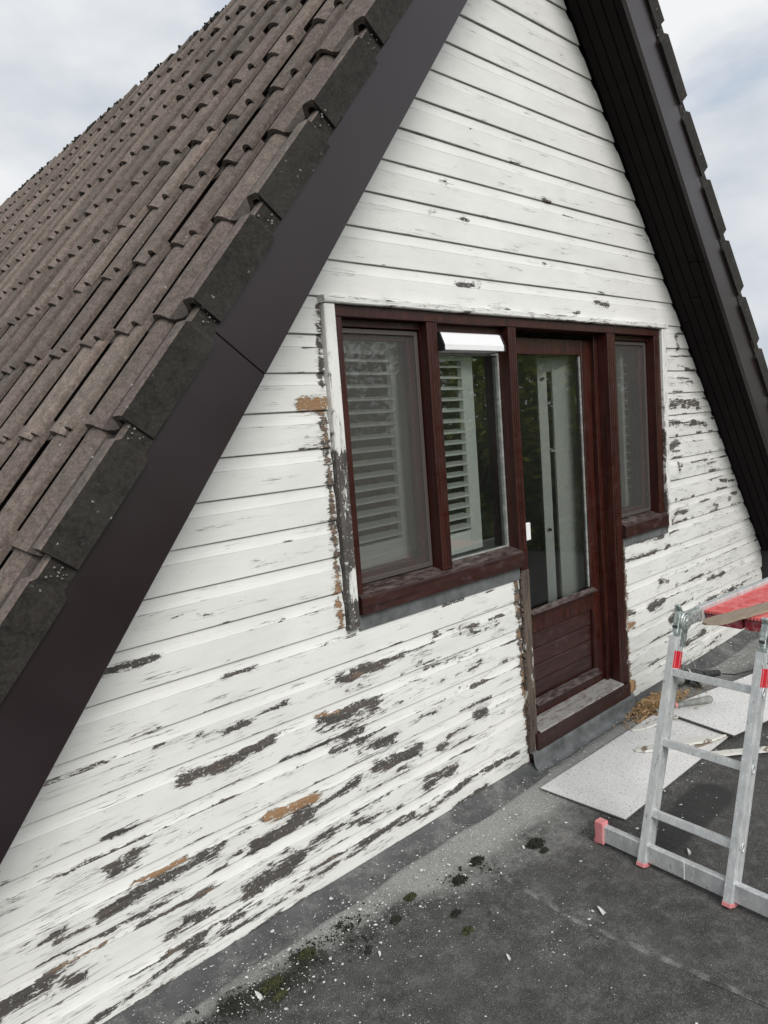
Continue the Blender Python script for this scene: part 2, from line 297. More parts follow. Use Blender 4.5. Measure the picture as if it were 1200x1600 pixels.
# ---------------- peel strokes on the cladding: x1,z1,x2,z2,radius,strength,bareness (metres on the wall) ----------------
PEEL=[(0.624,0.810,0.943,0.804,0.008,0.45,0),(0.772,0.812,0.936,0.801,0.008,0.6,0),(1.105,0.808,1.238,0.798,0.013,0.8,0),(1.249,0.806,1.328,0.807,0.016,0.85,0),(1.328,0.807,1.492,0.823,0.012,0.7,0),
(1.034,0.703,1.225,0.686,0.024,1,0.25),(1.225,0.686,1.418,0.706,0.018,1,0.1),(0.772,0.615,0.885,0.603,0.010,0.9,0),(0.686,0.565,0.897,0.562,0.005,0.8,0.3),(0.785,0.500,0.863,0.509,0.028,1,0),
(0.886,0.520,0.912,0.521,0.012,0.8,0),(0.590,0.567,0.685,0.557,0.008,0.8,0),(1.353,0.425,1.586,0.409,0.015,1,0.9),(1.297,0.344,1.552,0.361,0.034,1,0.1),(0.736,0.383,0.980,0.392,0.027,1,0.15),
(0.980,0.392,1.162,0.401,0.024,0.75,0.1),(0.844,0.425,1.032,0.423,0.007,0.9,0.8),(1.259,0.201,1.475,0.210,0.041,1,0.1),(1.228,0.212,1.336,0.194,0.023,0.9,0.1),(0.937,0.208,1.098,0.216,0.024,0.85,0),
(0.541,0.323,1.018,0.306,0.010,0.75,0),(0.567,0.289,1.114,0.275,0.006,0.7,0.5),(0.431,0.250,0.562,0.249,0.034,1,0.1),(0.562,0.249,0.667,0.220,0.023,0.95,0.1),(0.471,0.404,0.679,0.379,0.008,0.6,0),
(0.642,0.059,0.994,0.098,0.014,0.7,0),(0.994,0.098,1.147,0.091,0.013,0.85,0),(1.147,0.091,1.565,0.100,0.014,0.8,0),(1.565,0.100,1.921,0.124,0.013,0.85,0),(1.921,0.124,2.157,0.089,0.014,0.8,0),
(2.157,0.089,2.468,0.133,0.018,0.85,0.1),(2.468,0.133,2.864,0.118,0.016,0.8,0.1),(1.737,0.831,1.994,0.832,0.026,0.95,0.3),(1.994,0.832,2.100,0.833,0.016,0.8,0.1),(2.152,0.802,2.266,0.808,0.014,0.55,0),
(2.293,0.871,2.602,0.849,0.015,0.7,0.35),(1.644,0.690,1.927,0.673,0.039,0.85,0),(1.688,0.646,1.856,0.647,0.021,0.7,0),(1.620,0.724,1.737,0.708,0.008,0.8,0.8),(1.651,0.604,1.851,0.595,0.018,0.85,0.1),
(1.439,0.612,1.651,0.604,0.010,0.8,0),(1.810,0.509,2.012,0.499,0.029,0.85,0.2),(2.222,0.739,2.590,0.721,0.012,0.75,0.2),(2.518,0.654,2.604,0.664,0.021,0.75,0),(2.142,0.710,2.352,0.648,0.011,0.5,0),
(1.899,0.409,2.151,0.395,0.033,0.9,0.15),(2.016,0.350,2.101,0.340,0.017,0.95,0),(2.271,0.356,2.344,0.351,0.018,0.8,0.2),(2.542,0.419,2.619,0.419,0.025,0.85,0.25),(2.191,0.228,2.372,0.227,0.038,0.95,0),
(1.553,0.368,1.799,0.399,0.020,0.85,0.3),(1.539,0.236,1.675,0.248,0.025,0.85,0),(1.675,0.248,1.846,0.211,0.018,0.8,0),(1.879,0.211,2.019,0.190,0.014,0.75,0),(2.339,0.389,2.766,0.371,0.009,0.55,0.2),
(2.104,0.530,2.310,0.535,0.011,0.6,0.2),(2.315,0.578,2.634,0.573,0.012,0.5,0.2),(2.907,1.004,2.944,0.089,0.023,1,0.45),(1.793,2.266,1.778,1.981,0.017,0.9,0.25),(1.670,1.908,1.786,1.914,0.026,1,0.85),
(1.685,1.777,1.747,1.785,0.014,0.6,0),(1.774,1.885,1.774,1.691,0.022,0.9,0.45),(1.778,1.690,1.779,1.492,0.017,0.9,0.45),(1.779,1.492,1.777,1.241,0.020,0.9,0.45),(1.771,1.242,1.773,1.049,0.018,0.95,0.6),
(1.370,1.347,1.438,1.353,0.011,0.6,0),(1.032,1.239,1.329,1.214,0.013,0.35,0),(2.602,2.414,2.760,2.421,0.014,0.9,0.1),(2.537,2.844,2.579,2.845,0.008,0.8,0.1),(2.450,2.705,2.483,2.705,0.008,0.8,0.1),
(2.661,2.704,2.705,2.705,0.010,0.8,0.1),(3.303,2.893,3.369,2.878,0.013,0.75,0.1),(3.764,2.399,3.900,2.393,0.018,0.8,0.1),(2.822,2.329,2.995,2.320,0.009,0.8,0),(3.501,2.334,3.595,2.328,0.012,0.8,0),
(3.285,2.565,3.371,2.560,0.010,0.7,0.1),(3.802,2.460,3.870,2.458,0.011,0.8,0),(4.635,1.810,5.032,1.805,0.034,0.95,0.3),(4.573,1.690,5.166,1.659,0.025,0.85,0.1),(4.736,2.246,4.767,2.165,0.025,0.7,0.2),
(4.554,2.300,4.555,1.941,0.012,0.8,0.3),(4.617,1.948,4.991,1.944,0.021,0.5,0.1),(4.598,1.532,4.728,1.556,0.025,0.8,0.15),(4.719,1.418,4.735,1.387,0.017,0.7,0),(5.006,1.379,5.234,1.359,0.018,0.45,0),
(4.531,1.324,4.712,1.321,0.012,0.6,0),(5.369,1.241,5.480,1.224,0.019,0.7,0),(5.153,1.078,5.326,1.065,0.018,0.75,0),(4.575,1.043,4.699,1.111,0.025,0.85,0.3),(4.698,1.102,4.841,1.100,0.021,0.7,0),
(3.977,1.014,4.480,0.965,0.020,0.75,0.1),(3.991,0.903,4.371,0.892,0.016,0.75,0),(4.409,0.690,4.523,0.667,0.017,0.75,0),(5.123,0.560,5.398,0.553,0.023,0.75,0),(5.082,0.398,5.762,0.403,0.029,0.7,0),
(4.263,0.563,4.453,0.558,0.029,0.8,0.15),(4.288,0.553,4.408,0.551,0.033,1,0.1),(4.541,0.401,4.635,0.414,0.034,0.9,0.1),(3.977,0.504,4.055,0.497,0.024,0.9,0.8),(3.982,0.574,4.075,0.561,0.020,0.8,0.3),
(3.969,1.007,3.979,0.115,0.019,1,0.6),(3.982,0.150,4.026,0.112,0.032,1.2,1),(4.399,0.679,4.532,0.669,0.017,0.6,0),(4.115,0.218,4.314,0.195,0.012,0.7,0),(4.783,0.186,5.039,0.213,0.041,0.8,0.3),
(4.630,0.050,5.599,0.124,0.014,0.7,0),(0.673,0.782,1.091,0.764,0.004,0.4,0),(1.789,0.340,2.083,0.321,0.014,0.55,0.1),(1.410,0.347,1.588,0.319,0.012,0.6,0.2),(1.117,0.363,1.244,0.350,0.009,0.6,0),
(1.963,0.634,2.196,0.645,0.014,0.55,0.1),(2.988,1.070,2.902,1.005,0.013,0.7,0.3),]

def capsule(P,Z,x1,z1,x2,z2,r,zs=1.0):
    dx,dz=x2-x1,(z2-z1)*zs; L2=dx*dx+dz*dz+1e-9
    t=np.clip(((P-x1)*dx+(Z-z1)*zs*dz)/L2,0,1)
    d=np.hypot(P-x1-t*dx,(Z-z1)*zs-t*dz); return np.clip(1.32-d/(r*1.25),0,1.1)
_r=random.Random(21)
for i in range(190):
    u=_r.random(); z=.03+1.05*_r.random()**1.4; k=int((z-.04)/.1418); zz=.04+.1418*k+_r.choice([.004,.010,.088,.094,.1,_r.uniform(.02,.08)])
    x=_r.uniform(.2,2.9) if u<.72 else _r.uniform(3.97,6.1); L_=_r.uniform(.02,.26); PEEL.append((x,zz,x+L_,zz+_r.uniform(-.004,.004),_r.lognormvariate(-5.2,.5),_r.uniform(.4,.85),_r.choice([0,0,.1,.35])))
for i in range(110):
    z=_r.uniform(1.0,2.28); k=int((z-.04)/.1418); zz=.04+.1418*k+_r.choice([.006,.09,.095,_r.uniform(.02,.08)]); x=_r.uniform(4.56,5.6); L_=_r.uniform(.02,.22); PEEL.append((x,zz,x+L_,zz,_r.uniform(.004,.013),_r.uniform(.5,.85),_r.choice([0,0,.15,.4])))
for i in range(70):
    z=_r.uniform(1.1,3.9); x=_r.uniform(.8,5); k=int((z-.04)/.1418); zz=.04+.1418*k+_r.choice([.004,.09,.096,_r.uniform(.02,.08)]); L_=_r.uniform(.01,.16); PEEL.append((x,zz,x+L_,zz,_r.uniform(.002,.006),_r.uniform(.35,.7),0))
def peel_at(x,z):
    x=np.asarray(x); z=np.asarray(z); a=np.zeros_like(x); b=np.zeros_like(x)
    # low boards wear more than high ones
    a+=np.clip((1.0-z)/1.0,0,1)*.16+np.clip((1.3-z),0,.3)*.1
    a+=np.where((x>4.5)&(z<2.3),.14,0)
    for (x1,z1,x2,z2,r,s,q) in PEEL:
        m=(x>min(x1,x2)-.15)&(x<max(x1,x2)+.15)&(z>min(z1,z2)-.15)&(z<max(z1,z2)+.15)
        if not m.any(): continue
        v=capsule(x[m],z[m],x1,z1,x2,z2,r)*s
        aa=a[m]; bb=b[m]; bb=np.where(v>.15,np.maximum(bb,q*np.minimum(1,v*1.5)),bb); a[m]=np.maximum(aa,v+np.where(v>0,.05,0)); b[m]=bb
    return a,b

# ---------------- the house ----------------
AX,AZ,SL=3.18,4.415,1.297; TH=math.atan(SL); CT,ST=math.cos(TH),math.sin(TH)
house=empty('house',(3.18,0,0))
tag(house,'steep gabled house with peeling white boards, dark bargeboards and grey concrete roof tiles','house')
def xl(z): return AX-(AZ-z)/SL
def xr(z): return np.minimum(AX+(AZ-z)/1.291,6.135)
PROF=[(.0100,.0),(.001,.0003),(0,.0025),(0,.009),(0,.026),(0,.046),(0,.066),(0,.083),(0,.0915),(.0013,.0935),(.0016,.0955),(.0042,.103),(.0068,.114),(.0084,.126),(.0092,.1365),(.0094,.1385),(.0098,.150)]
EDG=[.5,.9,.8,.15,0,0,0,.05,.35,1,.7,.1,0,0,.25,.6,.6]
GRV=[.8,.4,0,0,0,0,0,0,0,.5,0,0,0,0,0,.6,.8]  # dark line under each lip: joint dirt plus lip shade put into the colour
def board(z0,h,xa,xb,wob):
    n=max(2,int((max(xb(z0),xb(z0+h))-min(xa(z0),xa(z0+h)))/.02)); vs=[];fs=[];ed=[];gv=[];X=[];Z=[]
    k=len(PROF)
    ph=random.random()*9; zc=h/.1418
    for i in range(n+1):
        t=i/n
        for j,(y,z) in enumerate(PROF):
            zz=z0+z*zc; x=xa(zz)+(xb(zz)-xa(zz))*t
            w=wob*(math.sin(x*2.1+ph)+.5*math.sin(x*5.3+ph*2)); 
            vs.append((x,y-w*.0+ (0.0007*math.sin(x*3+ph) if 0<j<10 else 0),zz+w)); ed.append(EDG[j]); gv.append(GRV[j]); X.append(x); Z.append(zz)
    for i in range(n):
        for j in range(k-1): a=i*k+j; fs.append((a,a+k,a+k+1,a+1))
    for i,fl in ((0,0),(n,1)):   # end caps
        b=len(vs); idx=[i*k+j for j in range(1,k-1)]; 
        vs.append((vs[i*k+1][0],(.0100),vs[i*k+1][2])); ed.append(0); gv.append(1); X.append(vs[-1][0]); Z.append(vs[-1][2]); f=idx+[b]; fs.append(tuple(f if not fl else f[::-1]))
    a,b=peel_at(np.array(X),np.array(Z)); mb=MB(); mb.add(vs,fs); 
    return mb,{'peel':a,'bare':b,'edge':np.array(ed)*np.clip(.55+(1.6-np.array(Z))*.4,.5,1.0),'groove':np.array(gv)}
PITCH=.1418
for k in range(-1,31):
    z0=.04+PITCH*k; h=PITCH
    if k==-1: z0,h=.042,PITCH-.002; continue
    segs=[]
    L_,R_=(lambda z:xl(z)+.0),(lambda z:float(xr(z)))
    c=lambda v:(lambda z:v)
    mid=z0+h*.5
    if z0+h>4.3: break
    if mid<1.02: segs=[(L_,c(2.936)),(c(3.951),R_)]
    elif mid<1.10: segs=[(L_,c(1.803)),(c(4.556),R_)]   # beside the sills
    elif mid<2.24: segs=[(L_,c(1.797)),(c(4.556),R_)]
    else: segs=[(L_,R_)]
    for sa,sb in segs:
        if sb(mid)-sa(mid)<.02: continue
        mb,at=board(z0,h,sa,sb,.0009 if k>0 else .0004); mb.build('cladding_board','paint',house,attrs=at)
    if .9<z0<1.06:   # short board pieces below the sills reach the lead strips
        pass
# lining behind the boards
mb=MB()
def P_(x0,x1,z0,z1): mb.box(x0,x1,.0165,.10,z0,z1)
mb.prism([(xl(.0)-.0,0),(1.862,0),(1.862,2.26),(xl(2.26),2.26)],.0165,.10)
mb.prism([(4.49,0),(6.5,0),(6.5,.4),(AX+(AZ-2.26)/1.291,2.26),(4.49,2.26)],.0165,.10)
mb.prism([(xl(2.26),2.262),(AX+(AZ-2.262)/1.291,2.262),(AX,AZ)],.0165,.10)
P_(1.864,2.94,0,1.06); P_(3.947,4.488,0,1.04)
mb.build('wall_lining','black',house)
# rotten corner beside the door: bare wood end of the bottom board
mb=MB()
for i in range(26):
    a=random.random()*6.28; r=random.random()*.03; cx,cz=3.972+r*math.cos(a)*.6,.13+r*math.sin(a)*1.5
    s=.008+random.random()*.014; mb.obox((cx,-.004-random.random()*.008,cz),(s,0,s*.3),(0,.004,0),(-s*.4,0,s*.9))
mb.build('rotten_board_end','chip',house)
mb=MB(); _q=random.Random(3)
for (x1,z1,x2,z2,r,s,q) in PEEL:
    if s<.75: continue
    for _ in range(3):
        t=_q.random(); x=x1+(x2-x1)*t+_q.uniform(-.01,.01); z=z1+(z2-z1)*t+_q.choice([-1,1])*r*_q.uniform(.7,1.1)
        if z<.05 or (2.93<x<3.96) or (1.79<x<4.56 and z>1.0 and z<2.3): continue
        w=_q.uniform(.003,.011); h=_q.uniform(.0015,.004); a=_q.uniform(-.4,.4); o_=_q.uniform(.001,.0045)
        mb.add([(x-w,-.0006,z-h*a),(x+w*.8,-.0006,z+h*a),(x+w,-o_,z+h*2),(x-w*.6,-o_*.8,z+h*1.5)],[(0,1,2,3)])
o=mb.build('lifting_paint_flakes','flake',house); o['kind']='stuff'
# head and side trims (peeling)
def trim(name,x0,x1,y0,y1,z0,z1,bare_fn,along='z'):
    n=max(2,int((max(x1-x0,z1-z0))/.025)); vs=[];ed=[]; 
    for i in range(n+1):
        t=i/n
        if along=='z':
            for (x,y) in ((x0,y1),(x0,y0+.004),(x0+.004,y0),((x0+x1)/2,y0),(x1-.004,y0),(x1,y0+.004),(x1,y1)): vs.append((x,y,z0+(z1-z0)*t))
        else:
            for (y,z) in ((y1,z0),(y0+.004,z0),(y0,z0+.004),(y0,(z0+z1)/2),(y0,z1-.004),(y0+.006,z1),(y1,z1+.004)): vs.append((x0+(x1-x0)*t,y,z))
        ed+=[.3,.55,.5,0,.5,.55,.3]
    fs=[]
    for i in range(n):
        for j in range(6): a=i*7+j; fs.append((a,a+7,a+8,a+1) if along!='z' else (a,a+1,a+8,a+7))
    fs+=[tuple(range(7)),tuple(range(n*7+6,n*7-1,-1))]
    V=np.array(vs); pl,br=bare_fn(V[:,0],V[:,2]); mb=MB(); mb.add(vs,fs); mb.build(name,'paintv' if along=='z' else 'paint',house,attrs={'peel':pl,'bare':br,'edge':np.array(ed),'groove':np.array(ed)*0})
trim('side_trim',1.800,1.854,-.024,.0145,1.018,2.279,lambda x,z:(np.where(z<1.72,1.0,np.clip((1.95-z)*2.2,.0,.5))-np.where((z>1.12)&(z<1.27)&(x>1.82),.75,0),z*0+.12))
trim('side_trim',4.500,4.553,-.024,.0145,1.030,2.279,lambda x,z:(np.where(z<1.2,.45,.22)+np.where((x<4.51)&(z<1.9),.3,0),z*0+.3))
trim('head_trim',1.795,4.560,-.034,.0145,2.282,2.309,lambda x,z:(x*0+.33,x*0),'x')

# window and door frame
F=MB()
F.box(1.862,4.490,-.010,.10,2.237,2.279)
F.box(1.862,1.893,-.0095,.10,1.10,2.235)
F.box(2.371,2.436,-.0095,.10,1.150,2.235)
F.box(4.418,4.490,-.0095,.10,1.085,2.235)
F.box(1.895,2.369,.032,.099,2.207,2.2355); F.box(2.438,2.940,.034,.099,2.198,2.2355); F.box(3.949,4.416,.032,.099,2.207,2.2355)
# stepped profile ribs on mullion faces
for x in (2.388,2.405,2.420): F.box(x,x+.006,-.0125,-.0094,1.17,2.234)
F.build('window_frame','frame',house,bevel=.003)
mu=MB(); mu.box(2.942,3.003,-.0095,.12,.03,2.235)
for x in (2.958,2.974,2.988): mu.box(x,x+.006,-.0125,-.0094,.13,2.234)
mu.v=[v for v in mu.v]
mo=mu.build('door_post','frame',house,bevel=.003)
mu=MB(); mu.box(3.860,3.945,-.0095,.12,.03,2.235)
for x in (3.880,3.900,3.922): mu.box(x,x+.007,-.0125,-.0094,.105,2.234)
mu.box(3.822,3.858,.055,.119,.17,2.235)
mu.build('door_post','frame',house,bevel=.003)
# weathered foot of the left post and rough gap filler
mu=MB(); mu.box(2.9385,2.999,-.016,-.011,.06,1.04); mu.build('weathered_post_face','post',house,bevel=.002)
tag(bpy.data.objects['weathered_post_face'],'lower door post with stain worn off to grey wood')
mb=MB()
for i in range(70):
    z=.09+i*.0135+random.random()*.01; mb.obox((2.937+random.uniform(-.006,.004),-.006,z),(.008*random.uniform(.5,1.4),0,0),(0,.008,0),(0,0,.006*random.uniform(.6,1.5)))
for i in range(62):
    z=.11+i*.0150+random.random()*.01; mb.obox((3.949+random.uniform(-.003,.006),-.006,z),(.006*random.uniform(.5,1.4),0,0),(0,.008,0),(0,0,.007*random.uniform(.6,1.5)))
o=mb.build('crumbling_filler','post',house); o['kind']='stuff'
# sills
def sill(x0,x1,z0,zt):
    mb=MB(); mb.prism([],0,0) if False else None
    v=[];pf=[(-.036,z0),(-.036,zt-.006),(-.030,zt),(.045,zt+.022),(.10,zt+.022),(.10,z0)]
    for x in (x0,x1):
        for y,z in pf: v.append((x,y,z))
    n=6; fs=[tuple(range(n)),tuple(range(2*n-1,n-1,-1))]+[(i,i+n,(i+1)%n+n,(i+1)%n) for i in range(n)]
    mb.add(v,fs); mb.mi[2+2]=1; mb.mi[2+3]=1
    o=mb.build('window_sill',['frameh','sillbrown'],house,bevel=.002); return o
sill(1.862,2.940,1.066,1.142); sill(3.947,4.490,1.046,1.122)
mb=MB(); mb.box(1.864,2.934,-.0085,-.001,1.000,1.064); mb.build('lead_strip','lead',house,bevel=.001)
mb=MB(); mb.box(3.953,4.53,-.0085,-.001,.990,1.044); mb.build('lead_strip','lead',house,bevel=.001)

# glazing: window (part) > pane, screen, vent hood
def rframe(mb,x0,x1,z0,z1,w,y0,y1,wb=None):
    wb=wb or w
    mb.box(x0,x0+w,y0,y1,z0,z1); mb.box(x1-w,x1,y0,y1,z0,z1); mb.box(x0+w,x1-w,y0,y1,z1-w,z1); mb.box(x0+w,x1-w,y0,y1,z0,z0+wb); return mb
def window(x0,x1,z0,z1,sash,screen,label,yg=.085):
    w=rframe(MB(),x0,x1,z0,z1,sash,yg-.016,yg+.02).build('window','frame' if sash>.02 else 'white',house,bevel=.002); w['label']=label
    if sash<.02: w.data.materials.clear(); w.data.materials.append(M['greyp'])
    g=MB(); g.add([(x0+sash,yg,z0+sash),(x1-sash,yg,z0+sash),(x1-sash,yg,z1-sash),(x0+sash,yg,z1-sash)],[(0,1,2,3)]); g.build('pane','glass',w)
    if screen:
        s=rframe(MB(),x0+.004,x1-.003,z0+.004,z1-.003,.020,.046,.058).build('insect_screen','meshframe',w,bevel=.0015)
        g=MB(); g.add([(x0+.02,.053,z0+.02),(x1-.02,.053,z0+.02),(x1-.02,.053,z1-.02),(x0+.02,.053,z1-.02)],[(0,1,2,3)]); g.build('screen_mesh','mesh',w)
    return w
w1=window(1.895,2.369,1.166,2.206,.045,True,'left window behind a grey insect screen')
w2=window(2.438,2.940,1.156,2.118,.012,False,'clear fixed pane under the white vent hood',.07)
w3=window(3.947,4.416,1.146,2.206,.045,True,'narrow right window behind a grey insect screen')
mb=MB(); x0,x1=2.450,2.872
pf=[(.07,2.197),(.0,2.197),(-.012,2.192),(-.030,2.150),(-.034,2.140),(-.034,2.116),(.07,2.116)]
v=[(x,y,z) for x in (x0,x1) for y,z in pf]; n=7
mb.add(v,[tuple(range(n)),tuple(range(2*n-1,n-1,-1))]+[(i,i+n,(i+1)%n+n,(i+1)%n) for i in range(n)]); mb.build('vent_hood','white',w2,bevel=.002)
mb=MB()
for xx in (x0-.008,x1+.0005):
    v=[(x,y*1.06-.001,2.156+(z-2.156)*1.08) for x in (xx,xx+.0075) for y,z in pf]; mb.add(v,[tuple(range(n)),tuple(range(2*n-1,n-1,-1))]+[(i,i+n,(i+1)%n+n,(i+1)%n) for i in range(n)])
mb.build('hood_end_cap','black',w2)

# door leaf
D=MB()
D.box(3.012,3.116,.080,.122,.172,2.205); D.box(3.728,3.820,.080,.122,.172,2.205)
D.box(3.118,3.726,.0805,.122,2.120,2.205); D.box(3.118,3.726,.0805,.122,.655,.755); D.box(3.118,3.726,.0805,.122,.172,.262)
D.box(3.104,3.118,.072,.0795,.28,.64); D.box(3.728,3.74,.072,.0795,.28,.64)
door=D.build('door','frame',house,bevel=.003); door['label']='glazed red-brown back door with a boarded lower panel'
D=MB()
pf=[(.0795,.756),(.052,.760),(.046,.768),(.0795,.786)]
v=[(x,y,z) for x in (3.10,3.742) for y,z in pf]; D.add(v,[(0,1,2,3),(7,6,5,4),(0,4,5,1),(1,5,6,2),(2,6,7,3),(3,7,4,0)],0); D.mi[-2]=1
D.build('weather_bar',['frameh','sillbrown'],door)
D=MB()
pf=[(.0795,.262),(.050,.262),(.044,.272),(.0795,.300)]
v=[(x,y,z) for x in (3.10,3.745) for y,z in pf]; D.add(v,[(0,1,2,3),(7,6,5,4),(0,4,5,1),(1,5,6,2),(2,6,7,3),(3,7,4,0)],0); D.mi[-2]=1
D.build('weather_bar',['frameh','sillbrown'],door)
for i in range(4):
    z=.290+i*.091; D=MB(); D.box(3.120,3.724,.094,.110,z,z+.0875); D.build('door_panel_board','frameh',door,bevel=.003)
D=MB(); D.box(3.119,3.725,.111,.118,.264,.654); D.build('panel_backing','black',door)
D=MB(); D.add([(3.117,.098,.757),(3.727,.098,.757),(3.727,.098,2.119),(3.117,.098,2.119)],[(0,1,2,3)]); D.build('pane','glass',door)
D=MB(); D.box(3.716,3.7275,.090,.0965,.79,2.118); D.build('glazing_spacer','greyp',door)
D=MB(); D.box(3.006,3.050,-.004,.016,1.180,1.270); D.box(3.018,3.038,.016,.078,1.20,1.25); D.build('catch','white',door,bevel=.006,segs=2)
D=MB(); pf=[(-.034,.088),(-.034,.178),(-.026,.186),(.078,.204),(.078,.088)]
v=[(x,y,z) for x in (3.005,3.858) for y,z in pf]; n=5
D.add(v,[tuple(range(n)),tuple(range(2*n-1,n-1,-1))]+[(i,i+n,(i+1)%n+n,(i+1)%n) for i in range(n)]); D.mi[-3]=1; D.mi[-4]=1
D.box(2.975,3.0045,-.034,-.012,.08,.178); D.box(3.8585,3.93,-.034,-.012,.075,.172)
D.build('threshold',['frameh','dusty'],house,bevel=.002)
# lead apron under the door
D=MB(); v=[];nx=24
for i in range(nx+1):
    x=2.925+(3.965-2.925)*i/nx; w=.004*math.sin(i*1.9)+.003*math.sin(i*.7)
    for y,z in ((-.012,.095),(-.0355,.092),(-.037,.060),(-.043,.030+w*.3),(-.060+w*.5,.012),(-.080+w,.0065)): v.append((x,y,z))
fs=[(i*6+j,i*6+j+1,(i+1)*6+j+1,(i+1)*6+j) for i in range(nx) for j in range(5)]
D.add(v,fs); D.build('lead_apron','lead',house,smooth=True)

# ---------------- interior seen through the panes ----------------
mb=MB(); mb.box(.3,6.1,.105,4.0,.06,.10); mb.build('room_floor','floorwood',house)
mb=MB(); mb.prism([(.25,.101),(6.05,.101),(AX,4.3)],3.9,4.0); mb.build('room_back_wall','interior',house)
mb=MB(); mb.box(5.75,5.85,.12,3.88,.101,1.0); mb.build('knee_wall','interior',house)
mb=MB(); mb.box(3.10,3.16,1.6,3.88,.101,3.9); mb.build('room_partition','interior',house)
def shutter(p,ang,w,z0,z1,gap,n,label,knobs=False,st=.052,st2=None,th=.0045):
    """louvred leaf hinged at p, running along angle ang in plan"""
    ux,uy=math.cos(ang),math.sin(ang); q=MB(); U=Vector((ux,uy,0)); N=Vector((-uy,ux,0)); st2=st2 or st
    def bar(a,b,za,zb): q.obox(Vector((p[0],p[1],0))+U*(a+b)/2+Vector((0,0,(za+zb)/2)),U*(b-a)/2,N*.014,Vector((0,0,(zb-za)/2)))
    bar(0,st,z0,z1); bar(w-st2,w,z0,z1); bar(st,w-st2,z0,z0+.10); bar(st,w-st2,z1-.08,z1)
    s=q.build('shutter','shutter',house,bevel=.002); s['label']=label
    zz0,zz1=z0+.10,z1-.08; d=(zz1-zz0)/n
    for i in range(n):
        c=Vector((p[0],p[1],0))+U*(w+st-st2)/2+Vector((0,0,zz0+d*(i+.5))); t=math.radians(12)
        k=MB(); k.obox(c,U*((w-st-st2)/2-.001),(N*math.cos(t)+Vector((0,0,math.sin(t))))*.031,(N*-math.sin(t)+Vector((0,0,math.cos(t))))*th); k.build('slat','shutter',s,bevel=.002)
    if knobs:
        k=MB()
        for z in (z0+.3,(z0+z1)/2,z1-.12): k.tube(Vector((p[0],p[1],z))-N*.014+U*.03,Vector((p[0],p[1],z))-N*.03+U*.03,.009,n=8)
        k.build('hinge_knob','blackp',s)
    return s
shutter((1.95,.165),math.radians(3),.46,1.20,2.20,.05,15,'half open white louvred shutter behind the screened window',st2=.10)
shutter((2.425,.23),math.radians(70),.07,1.20,2.20,.05,15,'folded shutter leaf edge behind the screened window',st=.012,th=.012)
shutter((2.46,.135),math.radians(2),.37,1.17,2.17,.05,16,'white louvred shutter behind the clear pane',st2=.085)
shutter((3.60,.30),math.radians(-36),.222,.14,2.13,.05,2,'pair of folded shutter stiles behind the door glass',True,st=.055,st2=.135)
shutter((3.785,.168),math.radians(-8),.050,.80,2.13,.05,24,'folded louvred shutter leaf seen edge on at the right of the door glass',st=.007,th=.012)
shutter((3.845,.15),math.radians(20),.10,.14,2.13,.05,2,'white stile at the very edge of the door glass',st=.045)
shutter((4.32,.18),math.radians(12),.26,1.18,2.19,.05,15,'shutter leaf behind the narrow screened window')
for x in (3.13,2.2): pass

# ---------------- roof carcass, soffit, bargeboards ----------------
def slope_pt(side,s,h,y):   # side -1 left, +1 right; s down the slope, h above the soffit line
    return (AX+side*(CT*s+ST*h),y,AZ-ST*s+CT*h)
def slab(mb,side,s0,s1,h0,h1,y0,y1,mi=0):
    v=[slope_pt(side,s,h,y) for y in (y0,y1) for h in (h0,h1) for s in (s0,s1)]
    fs=[(0,1,3,2),(4,6,7,5),(0,4,5,1),(2,3,7,6),(0,2,6,4),(1,5,7,3)]
    if side<0: fs=[f[::-1] for f in fs]
    return mb.add(v,fs,mi)
for side in (-1,1):
    mb=MB(); slab(mb,side,.05,5.2,-.03,.02,.115,3.88); mb.build('sloping_ceiling','interior',house)
    mb=MB(); slab(mb,side,.0,5.65 if side<0 else 5.0,.045,.18,-.278,10.2); mb.build('roof_deck','black',house)
    ws=[.052,.056,.060,.058,.060]; y=-.0105
    for w in ws:
        mb=MB(); cut=2.0+random.random()
        slab(mb,side,.0,cut,.012,.030,y-w+.004,y); mb.build('soffit_board','soffit',house,bevel=.003)
        mb=MB(); slab(mb,side,cut+.003,5.6 if side<0 else 4.83,.010,.028,y-w+.004,y); mb.build('soffit_board','soffit',house,bevel=.003)
        y-=w
    cut=3.06 if side<0 else 3.9
    mb=MB(); slab(mb,side,.0,cut,-.006,.200,-.302,-.280); mb.build('bargeboard','barge',house,bevel=.002)
    mb=MB(); slab(mb,side,cut+.0018,5.62 if side<0 else 4.95,-.0065,.1995,-.3012,-.280); mb.build('bargeboard','barge',house,bevel=.002)
mb=MB(); mb.box(6.137,6.55,-.285,.02,.0,.62); mb.build('corner_post','black',house)
# lower storey below the flat roof
mb=MB(); mb.box(-1.0,7.4,.13,9.9,-3.2,-.06); mb.build('lower_wall','outerwall',house)

